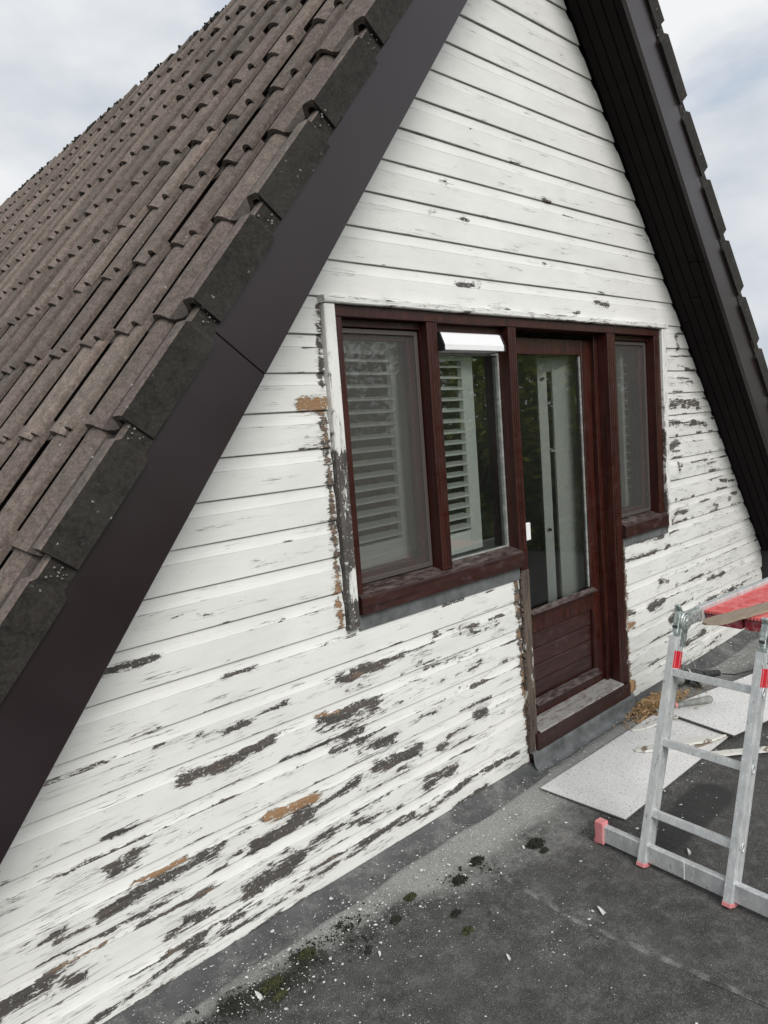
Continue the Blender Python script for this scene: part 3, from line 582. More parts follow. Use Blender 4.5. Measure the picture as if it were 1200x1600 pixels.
# ---------------- roof tiles ----------------
GA=.405; LEN=.470
def tile_mesh(name,top,bot,stations,mats,mif,flip=False):
    v=[];n=len(top)
    for (u,dy,dh,lift) in stations:
        for (y,h) in top: v.append((u,y+(dy if y<.02 else 0),h+lift+(dh if y<.07 else 0)+(.03 if dh and h<-.03 else 0)))
        for (y,h) in bot: v.append((u,y+(dy if y<.03 else 0),h+lift+(dh if y<.07 else 0)+(.03 if dh and h<-.03 else 0)))
    fs=[];mi=[];N=2*n
    for k in range(len(stations)-1):
        a=k*N;b=a+N
        for j in range(n-1):
            fs.append((a+j,b+j,b+j+1,a+j+1)); mi.append(mif(j))
            fs.append((a+n+j,a+n+j+1,b+n+j+1,b+n+j)); mi.append(mif(j))
        fs.append((a,a+n,b+n,b)); mi.append(mif(0)); fs.append((a+n-1,b+n-1,b+2*n-1,a+2*n-1)); mi.append(0)
    for j in range(n-1):
        fs.append((j,j+1,n+j+1,n+j)); mi.append(mif(j)); q=(len(stations)-1)*N; fs.append((q+j,q+n+j,q+n+j+1,q+j+1)); mi.append(mif(j))
    if flip: v=[(x,-y,z) for x,y,z in v]; fs=[f[::-1] for f in fs]
    # make normals outward for both hands
    me=bpy.data.meshes.new(name); me.from_pydata(v,[],[f[::-1] for f in fs]); 
    for m_ in mats: me.materials.append(M[m_])
    me.polygons.foreach_set('material_index',mi)
    import bmesh
    bm=bmesh.new(); bm.from_mesh(me); bmesh.ops.recalc_face_normals(bm,faces=bm.faces); bm.to_mesh(me); bm.free()
    return me
TT=[(.0,.034),(.002,.041),(.012,.047),(.030,.047),(.043,.037),(.050,.014),(.066,.005),(.104,.003),(.124,.010),(.142,.026),(.156,.035),(.176,.038),(.192,.032),(.207,.015),(.222,.004),(.27,-.002),(.295,-.004),(.318,-.005),(.345,-.006)]
TB=[(.001,.018),(.004,.027),(.013,.034),(.029,.034),(.039,.024),(.046,.001),(.064,-.010),(.104,-.012),(.126,-.005),(.144,.010),(.158,.019),(.176,.022),(.190,.017),(.205,.001),(.220,-.011),(.27,-.017),(.295,-.019),(.318,-.020),(.345,-.021)]
VT=[(.0,-.050),(.0,.000),(.0,.055),(.006,.060),(.048,.060),(.060,.054),(.078,.026),(.100,.010),(.140,.005),(.185,.008),(.205,.018),(.223,.038),(.241,.048),(.262,.048),(.280,.036),(.298,.015),(.320,.004),(.365,-.001),(.425,-.003)]
VB=[(.020,-.050),(.020,.0),(.020,.030),(.022,.040),(.044,.042),(.050,.036),(.064,.010),(.095,-.006),(.140,-.010),(.185,-.007),(.208,.003),(.226,.022),(.243,.032),(.260,.032),(.276,.021),(.294,.0),(.320,-.009),(.365,-.015),(.425,-.018)]
ST1=[(0,0,0,.024),(LEN,0,0,.0)]
ST2=[(0,0,0,.024),(.335,0,0,.0068),(.352,.012,-.016,.0060),(LEN,.012,-.016,.0)]
tile_me=tile_mesh('roof_tile',TT,TB,ST1,['tile','tiledark','trough'],lambda j:1 if TT[j][0]>=.294 else 2 if (.042<TT[j][0]<.105 or .206<TT[j][0]) else 0)  # lap strip painted dark as gap shade, channels darkened as relief shade
vl_me=tile_mesh('verge_tile',VT,VB,ST2,['tile','tiledark','trough'],lambda j:1 if (j<2 or VT[j][0]>.34) else 2 if (.07<VT[j][0]<.19 or VT[j][0]>.29) else 0)  # flange is algae; lap strip and channels carry painted shade
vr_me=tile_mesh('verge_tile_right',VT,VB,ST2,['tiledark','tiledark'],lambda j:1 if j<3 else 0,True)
for me in (tile_me,vl_me,vr_me): me.polygons.foreach_set('use_smooth',[False]*len(me.polygons))
HB=.226
def basis(side):
    X=Vector((-side*CT,0,ST)); Z=Vector((side*ST,0,CT)); Y=Z.cross(X); return Matrix((X,Y,Z)).transposed()
def place(me,name,side,s,y,real=True):
    jit=Matrix.Rotation(random.gauss(0,.006),3,'Z')@Matrix.Rotation(random.gauss(0,.004),3,'X')@Matrix.Rotation(random.gauss(0,.003),3,'Y')
    p=Vector(slope_pt(side,s+random.gauss(0,.004),HB+random.gauss(0,.0012),y+random.gauss(0,.0015)))
    R=(basis(side)@jit).to_4x4(); R.translation=p
    if not real: return R
    o=bpy.data.objects.new(name,me); COL.objects.link(o); o.parent=house
    loc=p-ORG[house]; R.translation=loc; o.matrix_local=R; return o
rows=[1.815+GA*k-3*GA-.405+.0 for k in range(0,14)]    # butt positions down the slope
rows=[s for s in [2.22+GA*k for k in range(-5,9)] if s>.15]
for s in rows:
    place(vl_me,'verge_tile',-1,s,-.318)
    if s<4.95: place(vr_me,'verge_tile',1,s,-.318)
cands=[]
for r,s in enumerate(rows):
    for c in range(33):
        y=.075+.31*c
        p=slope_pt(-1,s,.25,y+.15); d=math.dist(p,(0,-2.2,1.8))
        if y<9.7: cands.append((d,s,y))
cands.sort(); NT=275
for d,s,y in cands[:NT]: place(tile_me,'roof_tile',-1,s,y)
mb=MB(); tv=[tuple(v.co) for v in tile_me.vertices]; tf=[tuple(p.vertices) for p in tile_me.polygons]
for d,s,y in cands[NT:]:
    R=place(tile_me,'',-1,s,y,False); mb.add([tuple(R@Vector(v)) for v in tv],tf)
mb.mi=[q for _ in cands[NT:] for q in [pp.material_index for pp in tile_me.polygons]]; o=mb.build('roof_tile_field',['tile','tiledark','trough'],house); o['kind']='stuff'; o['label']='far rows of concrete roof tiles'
mb=MB()
for s in rows:
    for i in range(12):
        q=Vector(slope_pt(-1,s+random.uniform(.004,.075),.226+random.triangular(-.012,.055,-.005),-.3075-random.random()*.004)); z_=random.uniform(.0008,.0032)
        mb.obox(q,(z_,0,z_*.4),(0,z_*.5,0),(-z_*.4,0,z_*.8))
        if s<4.9 and i<5:
            q=Vector(slope_pt(1,s+random.uniform(.004,.075),.226+random.triangular(-.012,.055,-.005),-.3075-random.random()*.004)); mb.obox(q,(z_,0,z_*.4),(0,z_*.5,0),(-z_*.4,0,z_*.8))
o=mb.build('mortar_crumbs','mortar',house); o['kind']='stuff'
# ridge caps
rc=[]
for k in range(27):
    y0=-.30+.38*k; mb=MB(); v=[];n=12
    for (y,r) in ((y0,.128),(y0+.05,.130),(y0+.055,.120),(y0+.40,.114)):
        for i in range(n+1):
            a=math.pi*(i/n)*1.10-.157; j=random.gauss(0,.002); v.append((AX-(r+j)*math.cos(a),y,4.655+(r+j)*math.sin(a)))
    fs=[(q*(n+1)+i,q*(n+1)+i+1,(q+1)*(n+1)+i+1,(q+1)*(n+1)+i) for q in range(3) for i in range(n)]
    mb.add(v,fs); mb.build('ridge_cap','ridge',house)
# moss tufts along the ridge
mb=MB()
for i in range(900):
    y=random.uniform(-.2,9.8); a=random.uniform(.0,2.4); r=.125; c=Vector((AX-r*math.cos(a),y,4.655+r*math.sin(a))); s=random.uniform(.006,.022)
    if math.sin(y*3.1)+math.sin(y*7.7)<-.6: continue
    u=Vector((random.gauss(0,1),random.gauss(0,1),random.gauss(0,1))).normalized(); w=u.orthogonal().normalized(); mb.obox(c,u*s,w*s*.6,u.cross(w)*s*.5)
o=mb.build('ridge_moss','moss',house); o['kind']='stuff'
# ---------------- flat roof deck ----------------
xs=np.concatenate([np.arange(-1.6,.5,.3),np.arange(.5,4.4,.035),np.arange(4.4,6.3,.07),np.arange(6.3,8.3,.3)]); ys=np.concatenate([np.arange(-4.6,-1.9,.25),np.arange(-1.9,-.9,.06),np.arange(-.9,.051,.035)])
XX,YY=np.meshgrid(xs,ys); Xf,Yf=XX.ravel(),YY.ravel()
Zf=.0022*np.sin(Xf*2.1+.4)*np.sin(Yf*3.3)+.0012*np.sin(Xf*9+Yf*5)
def field(L):
    a=np.zeros_like(Xf)
    for (x1,y1,x2,y2,r,s) in L: a=np.maximum(a,s*np.clip(1.5-np.hypot(Xf-x1-np.clip(((Xf-x1)*(x2-x1)+(Yf-y1)*(y2-y1))/((x2-x1)**2+(y2-y1)**2+1e-9),0,1)*(x2-x1),Yf-y1-np.clip(((Xf-x1)*(x2-x1)+(Yf-y1)*(y2-y1))/((x2-x1)**2+(y2-y1)**2+1e-9),0,1)*(y2-y1))/r,0,1))
    return a
DUST=field([(.3,-.13,1.5,-.13,.05,.75),(1.3,-.15,2.2,-.17,.09,.8),(1.9,-.19,3.0,-.22,.14,.85),(2.7,-.18,3.9,-.18,.10,.95),(2.0,-.3,2.7,-.42,.16,.45),(4.2,-.2,6.2,-.15,.16,.62),(4.9,-.3,6.0,-.3,.2,.35),(2.13,-.42,2.12,-1.6,.025,.3),(1.2,-.5,2.0,-.7,.25,.12)])
MOSS=field([(.80,-.22,.92,-.30,.05,.8),(1.02,-.20,1.12,-.25,.06,.7),(1.30,-.19,1.36,-.24,.05,.7),(1.48,-.25,1.52,-.21,.035,.6),(1.1,-.3,1.3,-.34,.05,.5),(1.15,-.24,1.25,-.26,.05,.95),(2.39,-.42,2.41,-.42,.03,.8),(2.13,-.31,2.15,-.31,.025,.8),(1.99,-.34,2.01,-.33,.03,.8),(1.75,-.27,1.8,-.26,.025,.7),(1.9,-.55,1.92,-.55,.02,.7),(.98,-.36,1.0,-.40,.04,.4)])
WET=field([(2.75,-.80,3.25,-.80,.13,.62),(2.62,-.68,2.9,-.74,.05,.45),(2.35,-1.5,2.7,-1.1,.07,.25)])
nx=len(xs); mb=MB(); mb.add(list(zip(Xf.tolist(),Yf.tolist(),Zf.tolist())),[(j*nx+i,j*nx+i+1,(j+1)*nx+i+1,(j+1)*nx+i) for j in range(len(ys)-1) for i in range(nx-1)])
o=mb.build('flat_roof','deck',attrs={'dust':DUST,'moss':MOSS,'wet':WET},smooth=True); tag(o,'dark grey bitumen felt flat roof dusted with sanding dust',kind='structure')
mb=MB(); mb.box(-1.6,8.3,-4.6,.049,-.30,-.012); mb.build('flat_roof_edge','black',o)
def seam(pts,w,h):
    mb=MB(); v=[];n=len(pts)
    for i,(x,y) in enumerate(pts):
        d=Vector(pts[min(i+1,n-1)]+(0,))-Vector(pts[max(i-1,0)]+(0,)); nn=Vector((-d.y,d.x,0)).normalized()
        for t,z in ((-1,-.001),(-.35,h*.6),(.1,h),(.55,h*.35),(1,-.001)): v.append((x+nn.x*w*t+random.gauss(0,.0012),y+nn.y*w*t,z+.0015))
    mb.add(v,[(i*5+j,(i+1)*5+j,(i+1)*5+j+1,i*5+j+1) for i in range(n-1) for j in range(4)])
    k=len(v); q=mb.build('felt_seam','deck',o,smooth=True,attrs={'dust':[.34+.2*math.sin(i*.37) for i in range(k)],'moss':[0]*k,'wet':[0]*k}); return q
def poly(P,st=.03):
    out=[]
    for a,b in zip(P,P[1:]):
        n=max(1,int(math.dist(a,b)/st))
        for i in range(n): t=i/n; out.append((a[0]+(b[0]-a[0])*t,a[1]+(b[1]-a[1])*t))
    return out+[P[-1]]
seam(poly([(2.15,-.36),(2.131,-.42),(2.103,-.62),(2.084,-.806),(2.105,-1.035),(2.118,-1.25),(2.13,-1.433),(2.12,-2.4),(2.14,-4.5)]),.014,.0045)
def upstand(x0,x1):
    v=[];n=int((x1-x0)/.03)
    for i in range(n+1):
        x=x0+(x1-x0)*i/n; w=.004*math.sin(x*7)+.003*math.sin(x*17+1)
        for y,z in ((.0155,.10),(.0150,.046),(.006,.040),(-.012,.030),(-.045+w,.016),(-.080+w,.009),(-.115+2*w,.0052)): v.append((x,y,z+ .0008*math.sin(x*23)))
    mb=MB(); mb.add(v,[(i*7+j,i*7+j+1,(i+1)*7+j+1,(i+1)*7+j) for i in range(n) for j in range(6)]); mb.build('felt_upstand','upstand',o,smooth=True)
upstand(-.2,2.96); upstand(3.93,6.135)

# ---------------- ladder trestle ----------------
e1=Vector((.9964,-.0848,0)).normalized(); e2=Vector((.0848,.9964,0)).normalized(); ez=Vector((0,0,1))
LF=Vector((2.508,-.826,0)); PH=math.radians(18.6); U=e1*math.sin(PH)+ez*math.cos(PH); T=e1*math.cos(PH)-ez*math.sin(PH)
lad=empty('folding_ladder',(2.9,-1.0,.004)); tag(lad,'paint spattered folding aluminium ladder set up as a low work platform beside the wall','ladder')
SW,SD=.0150,.032
def leg_section(base,Uv,Tv,first):
    for k in (0,1):
        b=base-e2*.345*k
        mb=MB(); mb.obox(b+Tv*SD+Uv*.47+ez*.004,e2*SW,Tv*SD,Uv*.450)
        for t in (-.018,.018): mb.obox(b+Tv*(SD+t)+Uv*.47+ez*.004-e2*(SW+.0006),e2*.0008,Tv*.0016,Uv*.448)
        r=mb.build('side_rail','alu',lad,bevel=.004,segs=2)
        mb=MB(); mb.obox(b+Tv*SD+Uv*.013+ez*.004,e2*(SW+.002),Tv*(SD+.002),Uv*.008); mb.build('foot_cap','pink',r,bevel=.002)
        mb=MB(); mb.obox(b+Tv*SD+Uv*.832,e2*(SW+.0012),Tv*(SD+.0012),Uv*.037); mb.build('red_band','redtape',r,bevel=.003)
        for q in (.22,.50,.78):   # flared rung ends on the outer side face
            c=b+Tv*SD+Uv*q-e2*(SW+.001); mb=MB(); N=14; v=[]
            for rr,dd in ((1,0),(1,.003),(.72,.0035),(.62,.001)):
                for i in range(N): t=2*math.pi*i/N; v.append(c+Tv*.011*rr*math.cos(t)+Uv*.019*rr*math.sin(t)-e2*dd)
            mb.add(v,[(j*N+i,j*N+(i+1)%N,(j+1)*N+(i+1)%N,(j+1)*N+i) for j in range(3) for i in range(N)]); mb.build('rung_ferrule','alu',r,smooth=True)
    for q in (.22,.50,.78):
        mb=MB(); mb.obox(base+Tv*(SD-.008)+Uv*q-e2*.1725,e2*(.1725-SW),Tv*.015,Uv*.0145)
        for t in (-.009,-.003,.003,.009): mb.obox(base+Tv*(SD-.0235)+Uv*(q+t)-e2*.1725,e2*(.1725-SW-.001),Tv*.0008,Uv*.0012)
        mb.build('rung','alu',lad,bevel=.002)
leg_section(LF,U,T,True)
mb=MB(); bx=LF+e1*.046; mb.obox(bx+e2*(.19-1.0)/2*1.0+ez*.054,e2*.595,e1*.014,ez*.036); bar=mb.build('stabiliser_bar','alu',lad,bevel=.003)
mb=MB(); mb.obox(bx-e2*.17+ez*.054-e1*.0146,e2*.0015,e1*.0006,ez*.0355); mb.build('joint_line','white',bar)
mb=MB(); mb.obox(bx+e2*.205+ez*.056,e2*.021,e1*.021,ez*.048); mb.obox(bx+e2*.222+ez*.012,e2*.012,e1*.019,ez*.010); mb.build('end_cap','pink',bar,bevel=.005,segs=2)
mb=MB(); mb.obox(bx-e2*1.02+ez*.056,e2*.021,e1*.021,ez*.048); mb.build('end_cap','pink',bar,bevel=.005,segs=2)
# hinge and level section
H0=LF+U*.985+T*SD+e1*.022
for k in (0,1):
    c=H0-e2*.345*k; mb=MB()
    mb.tube(c-e2*.020,c+e2*.018,.040,n=24); mb.tube(c-e2*.022,c+e2*.022,.027,n=20); mb.tube(c-e2*.026,c+e2*.026,.010,n=12)
    mb.obox(c-U*.055-e2*.0,e2*.0165,T*.026,U*.052); mb.obox(c+e1*.065-ez*.0,e2*.0165,e1*.065,ez*.026)
    hn=mb.build('hinge','galv',lad,bevel=.002)
    mb=MB(); mb.obox(c-T*.042-U*.01,e2*.012,T*.004,U*.045); mb.obox(c-T*.034+U*.038,e2*.012,(T+U)*.004,(U-T)*.02); mb.build('latch_plate','galv',hn,bevel=.002)
    mb=MB(); mb.tube(c-T*.047-U*.03-e2*.01,c-T*.047-U*.03+e2*.01,.006,n=8); mb.build('latch_pin','blackp',hn)
    mb=MB(); mb.obox(c+e1*.78,e2*SW,e1*.66,ez*SD); mb.build('side_rail','alu',lad,bevel=.004,segs=2)
for q in (.30,.58,.86,1.14):
    mb=MB(); mb.obox(H0+e1*q-e2*.1725-ez*.004,e2*(.1725-SW),e1*.0145,ez*.015); mb.build('rung','alu',lad,bevel=.002)
far=LF+e1*(2*(math.sin(PH)*.985)+1.56+.075); U2=-e1*math.sin(PH)+ez*math.cos(PH); T2=-(e1*math.cos(PH)+ez*math.sin(PH))
leg_section(far,U2,T2,False)
# red platform panels resting on the ladder
PO=LF+e1*.515; PO.z=0
def panel(a,b,label,seed):
    rr=random.Random(seed); mb=MB(); n=34; v=[]; L_=1.05; zt=H0.z+SD-.018
    w=b-a
    # top plate with a scalloped front edge
    front=[]
    for i in range(n+1):
        t=i/n; front.append((.0022*math.sin(i*2.1),-(a+w*t)))
    for z in (zt-.012,zt):
        for (u,q) in front: v.append(PO+e1*u+e2*q+ez*z)
        for (u,q) in front: v.append(PO+e1*(L_)+e2*q+ez*z)
    m_=n+1; f=[]
    for i in range(n):
        f.append((i,i+1,m_+i+1,m_+i)); f.append((2*m_+i,3*m_+i,3*m_+i+1,2*m_+i+1)); f.append((i,2*m_+i,2*m_+i+1,i+1)); f.append((m_+i,m_+i+1,3*m_+i+1,3*m_+i))
    f.append((0,m_,3*m_,2*m_)); f.append((n,2*m_+n,3*m_+n,m_+n)); mb.add(v,f)
    t=mb.build('platform_panel','red'); tag(t,label,'platform panel','red panels lying on the ladder platform')
    mb=MB(); mb.obox(PO+e1*(.008+L_/2-.004)-e2*(a+w/2)+ez*(zt-.0375),e2*(w/2-.002),e1*(L_/2-.008),ez*.024); mb.build('panel_skirt','redside',t,bevel=.002)
    mb=MB()
    for i in range(16):
        for j in range(3):
            c=PO+e1*(.06+i*.062+(j%2)*.03)-e2*(a+w*(j+.5)/3)+ez*(zt+.0006); mb.obox(c,e1*.009,e2*.0016,ez*.0006)
    q=mb.build('grip_slots','redside',t)
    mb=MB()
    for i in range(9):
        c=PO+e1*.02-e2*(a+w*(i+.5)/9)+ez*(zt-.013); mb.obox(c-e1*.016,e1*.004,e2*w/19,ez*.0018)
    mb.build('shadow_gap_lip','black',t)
panel(.017,.168,'red slotted platform panel nearer the white wall on the ladder',1)
panel(.177,.328,'red slotted platform panel nearer the viewer under the grey wooden strip',2)
# grey wooden strip lying across the panels
zt=H0.z+SD-.0175
def strip(name,mat,p,d,L_,w,t,label,cat,seed,tilt=0,group=None,taper=.3):
    rr=random.Random(seed); p=Vector(p); d=Vector(d).normalized(); s=Vector((-d.y,d.x,0)).normalized(); n=26; v=[]
    for i in range(n+1):
        q=i/n; c=p+d*L_*q+ez*(tilt*q); a=1.0
        if q<taper*.3: a=.25+.75*q/(taper*.3)
        if q>1-taper*.6: a=.15+.85*(1-q)/(taper*.6)
        j1=rr.uniform(-.06,.06)*w; j2=rr.uniform(-.06,.06)*w; sh=s*(rr.uniform(-.01,.01)*w+w*.15*(1-a))
        for (x,z) in ((-w/2*a+j1,0),(w/2*a+j2,0),(w/2*a+j2-.002,t*(.6+.4*a)),(-w/2*a+j1+.002,t*(.6+.4*a))): v.append(c+s*x+sh+ez*z)
    f=[(i*4+j,i*4+(j+1)%4,(i+1)*4+(j+1)%4,(i+1)*4+j) for i in range(n) for j in range(4)]+[(3,2,1,0),tuple(n*4+k for k in range(4))]
    mb=MB(); mb.add(v,[q[::-1] for q in f]); o=mb.build(name,mat); tag(o,label,cat,group); return o
strip('wooden_strip','plank',(2.80,-.985,zt+.002),(.95,-.27,0),1.0,.075,.012,'weathered grey wooden strip lying across the red platform panels','wood strip',3,.0,taper=.1)

# ---------------- boards, splinters, tools on the deck ----------------
def sheet(c0,ang,L_,Wd,z,label):
    d=Vector((math.cos(ang),math.sin(ang),0)); s=Vector((math.sin(ang),-math.cos(ang),0)); c0=Vector(c0)
    mb=MB(); mb.obox(c0+d*L_/2+s*Wd/2+ez*(z+.0085),d*L_/2,s*Wd/2,ez*.0015); mb.obox(c0+d*L_/2+s*Wd/2+ez*(z+.0034),d*(L_/2-.0005),s*(Wd/2-.0005),ez*.0034,1)
    o=mb.build('white_sheet',['sheet','sheetedge']); tag(o,label,'board','white boards lying on the roof'); return o
sheet((2.786,-.170,0),math.radians(-.6),1.22,.447,.0045,'long white speckled board flat on the felt in front of the door step')
sheet((3.950,-.205,0),math.radians(-12.5),1.10,.47,.026,'white speckled board further right, its dark end raised over the first board')
mb=MB(); mb.obox((4.1,-.5,.019),(.13,-.03,0),(.006,.02,0),(0,0,.006)); o=mb.build('packing_block','post'); tag(o,'dark wooden block under the raised end of the far white board','wood block')
strip('wood_splinter','splint',(3.62,-.205,.018),(.95,-.30,.0),.62,.05,.009,'long broken white painted splinter on the near white board behind the ladder','wood splinter',11,.012,'broken pieces of white painted board')
strip('wood_splinter','splint',(3.40,-.34,.018),(.80,-.55,.0),.52,.06,.011,'wide torn splinter with white paint crossing behind the ladder rungs','wood splinter',12,.01,'broken pieces of white painted board')
strip('wood_splinter','splint',(3.55,-.62,.016),(.72,-.62,.0),.55,.045,.012,'pale splinter at the right edge beyond the second ladder rail','wood splinter',13,.0,'broken pieces of white painted board')
strip('wood_splinter','plank',(3.62,-.55,.010),(.95,-.25,0),.35,.03,.008,'short brown splinter on the dark felt beside the far white board','wood splinter',14,.0,'broken pieces of white painted board')
# chisel / scraper with grey handle
a=Vector((4.02,-.275,.058)); b=Vector((4.21,-.395,.062)); d=(b-a).normalized()
t_=empty('scraper',(4.0,-.3,.037)); tag(t_,'scraper with a thick grey handle lying on the far white board','scraper')
mb=MB(); mb.tube(a,a+d*.05,.013,.017,12); mb.tube(a+d*.05,b-d*.012,.017,.023,12,caps=False); mb.tube(b-d*.012,b,.023,.017,12); mb.build('handle','greyp',t_,smooth=True)
mb=MB(); mb.tube(a-d*.016,a,.014,.0135,12); mb.build('collar','pink',t_)
mb=MB(); s_=Vector((-d.y,d.x,0)); mb.obox(a-d*.075-ez*.012,d*.06,s_*.014,ez*.0015); mb.build('blade','galv',t_)
# power sander lying on its side
t_=empty('power_sander',(4.55,-.16,.0)); tag(t_,'black and grey corded power sander lying on the dusty felt behind the ladder','power tool')
c=Vector((4.46,-.085,.062)); d1=Vector((.72,-.62,.0)).normalized()
mb=MB(); mb.tube(c-d1*.035,c,.056,.058,24); mb.tube(c,c+d1*.02,.050,.044,24); mb.build('sanding_head','greyp',t_,bevel=.003)
mb=MB(); mb.tube(c+d1*.0205,c+d1*.11,.043,.040,20); mb.tube(c+d1*.11,c+d1*.15,.040,.028,20); mb.build('motor_housing','blackp',t_,bevel=.003)
mb=MB(); mb.tube(c+d1*.06,c+d1*.066,.0445,.0445,20); mb.build('white_ring','white',t_)
g0=c+d1*.10; d2=Vector((-.55,-.80,-.08)).normalized()
mb=MB(); mb.tube(g0,g0+d2*.10,.036,.038,20); mb.build('motor_end','blackp',t_,bevel=.003)
mb=MB(); mb.tube(g0+d2*.1005,g0+d2*.118,.035,.028,20); mb.build('end_cover','greyp',t_,bevel=.003)
mb=MB(); mb.tube(c+d1*.15,c+d1*.27+Vector((.03,.02,-.012)),.026,.021,16); mb.build('grip','blackp',t_,bevel=.003)
mb=MB(); N=24;K=8; cc=Vector((4.62,.0,.07))-Vector((.0,.075,0)); v=[]
for i in range(N):
    t=2*math.pi*i/N; ax=Vector((.8,-.3,0)).normalized()*math.cos(t)+ez*math.sin(t)
    for k in range(K): q=2*math.pi*k/K; v.append(cc+ax*(.052+.006*math.cos(q))+Vector((.3,.8,0))*.008*math.sin(q))
mb.add(v,[(i*K+k,((i+1)%N)*K+k,((i+1)%N)*K+(k+1)%K,i*K+(k+1)%K) for i in range(N) for k in range(K)]); mb.build('guard_ring','greyp',t_,smooth=True)
pts=[c+d1*.29+Vector((.03,.02,-.02)),Vector((4.80,-.30,.02)),Vector((5.02,-.36,.008)),Vector((5.35,-.33,.008)),Vector((5.8,-.42,.008))]
mb=MB()
for a,b in zip(pts,pts[1:]): mb.tube(a,b,.0045,n=8)
mb.build('cable','blackp',t_,smooth=True)

# rotten wood chips
mb=MB()
for i in range(3400):
    r=abs(random.gauss(0,.55)); a=random.uniform(0,6.28); x=4.05+.27*r*math.cos(a); y=-.125+.095*r*math.sin(a)
    if y>-.015: y=-.015-random.random()*.03
    hh=.055*max(0,1-r*r*.9)
    z=.008+random.random()*hh; s=random.lognormvariate(-4.9,.55); u=Vector((random.gauss(0,1),random.gauss(0,1),random.gauss(0,.5))).normalized(); w=u.orthogonal().normalized()
    mb.obox((x,y,z),u*s,w*s*random.uniform(.08,.3),u.cross(w)*s*.06)
for i in range(160):
    x=random.uniform(3.75,4.5); y=random.uniform(-.33,-.05); s=random.uniform(.002,.008); a=random.uniform(0,3.1); zz=.0175 if (y<-.17 and x<3.98) else .008
    if x>3.95 and y<-.21: zz=.038
    mb.obox((x,y,zz),(s*math.cos(a),s*math.sin(a),0),(-s*.35*math.sin(a),s*.35*math.cos(a),0),(0,0,s*.2))
o=mb.build('wood_chips','chip'); tag(o,'heap of crumbled orange brown rotten wood chips by the door step','wood chips',kind='stuff')
# paint flakes and dust crumbs
def flake(mb,x,y,z,s,rr=random):
    a=rr.uniform(0,6.28); n=5; asp=rr.uniform(.35,1); v=[]
    for i in range(n):
        t=a+2*math.pi*i/n; r=s*rr.uniform(.6,1.1); px,py=r*math.cos(t),r*asp*math.sin(t)
        v.append((x+px*math.cos(a)-py*math.sin(a),y+px*math.sin(a)+py*math.cos(a),z+rr.uniform(0,s*.35)))
    mb.add(v,[tuple(range(n))])
mb=MB(); _c=[(random.uniform(.6,5.5),-.1-random.expovariate(3.2),random.uniform(.02,.16)) for _ in range(130)]
for i in range(15000):
    if random.random()<.55: k=random.choice(_c); x=random.gauss(k[0],k[2]); y=random.gauss(k[1],k[2]*.7)
    else: x=random.uniform(.5,6.0); y=-.05-random.expovariate(1/.3)
    if y<-2.4 or y>-.03: continue
    s=min(.011,random.lognormvariate(-6.75,.75)); z=.006
    if y>-.13: z=.012
    if 2.79<x<4.0 and -.62<y<-.17: z=.0172; 
    if 2.79<x<4.0 and -.62<y<-.17 and random.random()<.8: continue
    if 3.93<x<5.0 and -.75<y<-.2: continue
    flake(mb,x,y,z,s)
for i in range(1500):
    x=random.choice([random.uniform(.3,2.9),random.uniform(3.97,6.0),random.gauss(1.6,.6)]); y=(-.012-random.expovariate(1/.06)) if random.random()<.22 else random.gauss(-.22,.09)
    if y>-.01 or y<-.6 or 2.9<x<3.97 or x>6: continue
    z=.0065 if y<-.11 else .0105+ (.11+y)*.12 if y<-.045 else .020+(.045+y)*.5
    flake(mb,x,y,z+.002,min(.012,random.lognormvariate(-6.1,.6)))
o=mb.build('paint_flakes','flake'); tag(o,'white paint flakes and sanding crumbs scattered over the felt','paint flakes',kind='stuff')
big=[(2.179,-.851,.022,'long curled white paint flake on open felt left of the ladder foot bar'),(2.02,-.33,.014,'white flake beside the dark moss clumps near the cladding'),(1.774,-.741,.014,'white flake low in the picture between felt scuffs'),(1.11,-.242,.022,'pointed white flake standing in the green moss patch'),(2.63,-1.02,.018,'white flake seen between the ladder rails just above the foot bar'),(2.72,-.93,.020,'grey-white curled flake seen under the lowest ladder rung'),(1.50,-.40,.012,'small white flake right of the dirt patch'),(2.33,-.40,.012,'upright white flake between two moss clumps')]
for x,y,s,l in big:
    mb=MB(); rr=random.Random(int(x*1000)); a=rr.uniform(0,3); d=Vector((math.cos(a),math.sin(a),0)); s2=Vector((-d.y,d.x,0)); v=[]
    for i in range(6):
        t=i/5-.5; w=s*.36*(1-1.2*t*t)*rr.uniform(.7,1.1)
        for k in (-1,1): v.append(Vector((x,y,.007))+d*t*2*s+s2*k*w+ez*(.35*s*abs(k*.6+t)*1.1))
    v+= [p+ez*.0008 for p in v]
    f=[(2*i,2*i+1,2*i+3,2*i+2) for i in range(5)]; f+=[tuple(12+q for q in g[::-1]) for g in f]; mb.add(v,f)
    o=mb.build('paint_flake','flake'); tag(o,l,'paint flake','large paint flakes on the felt')
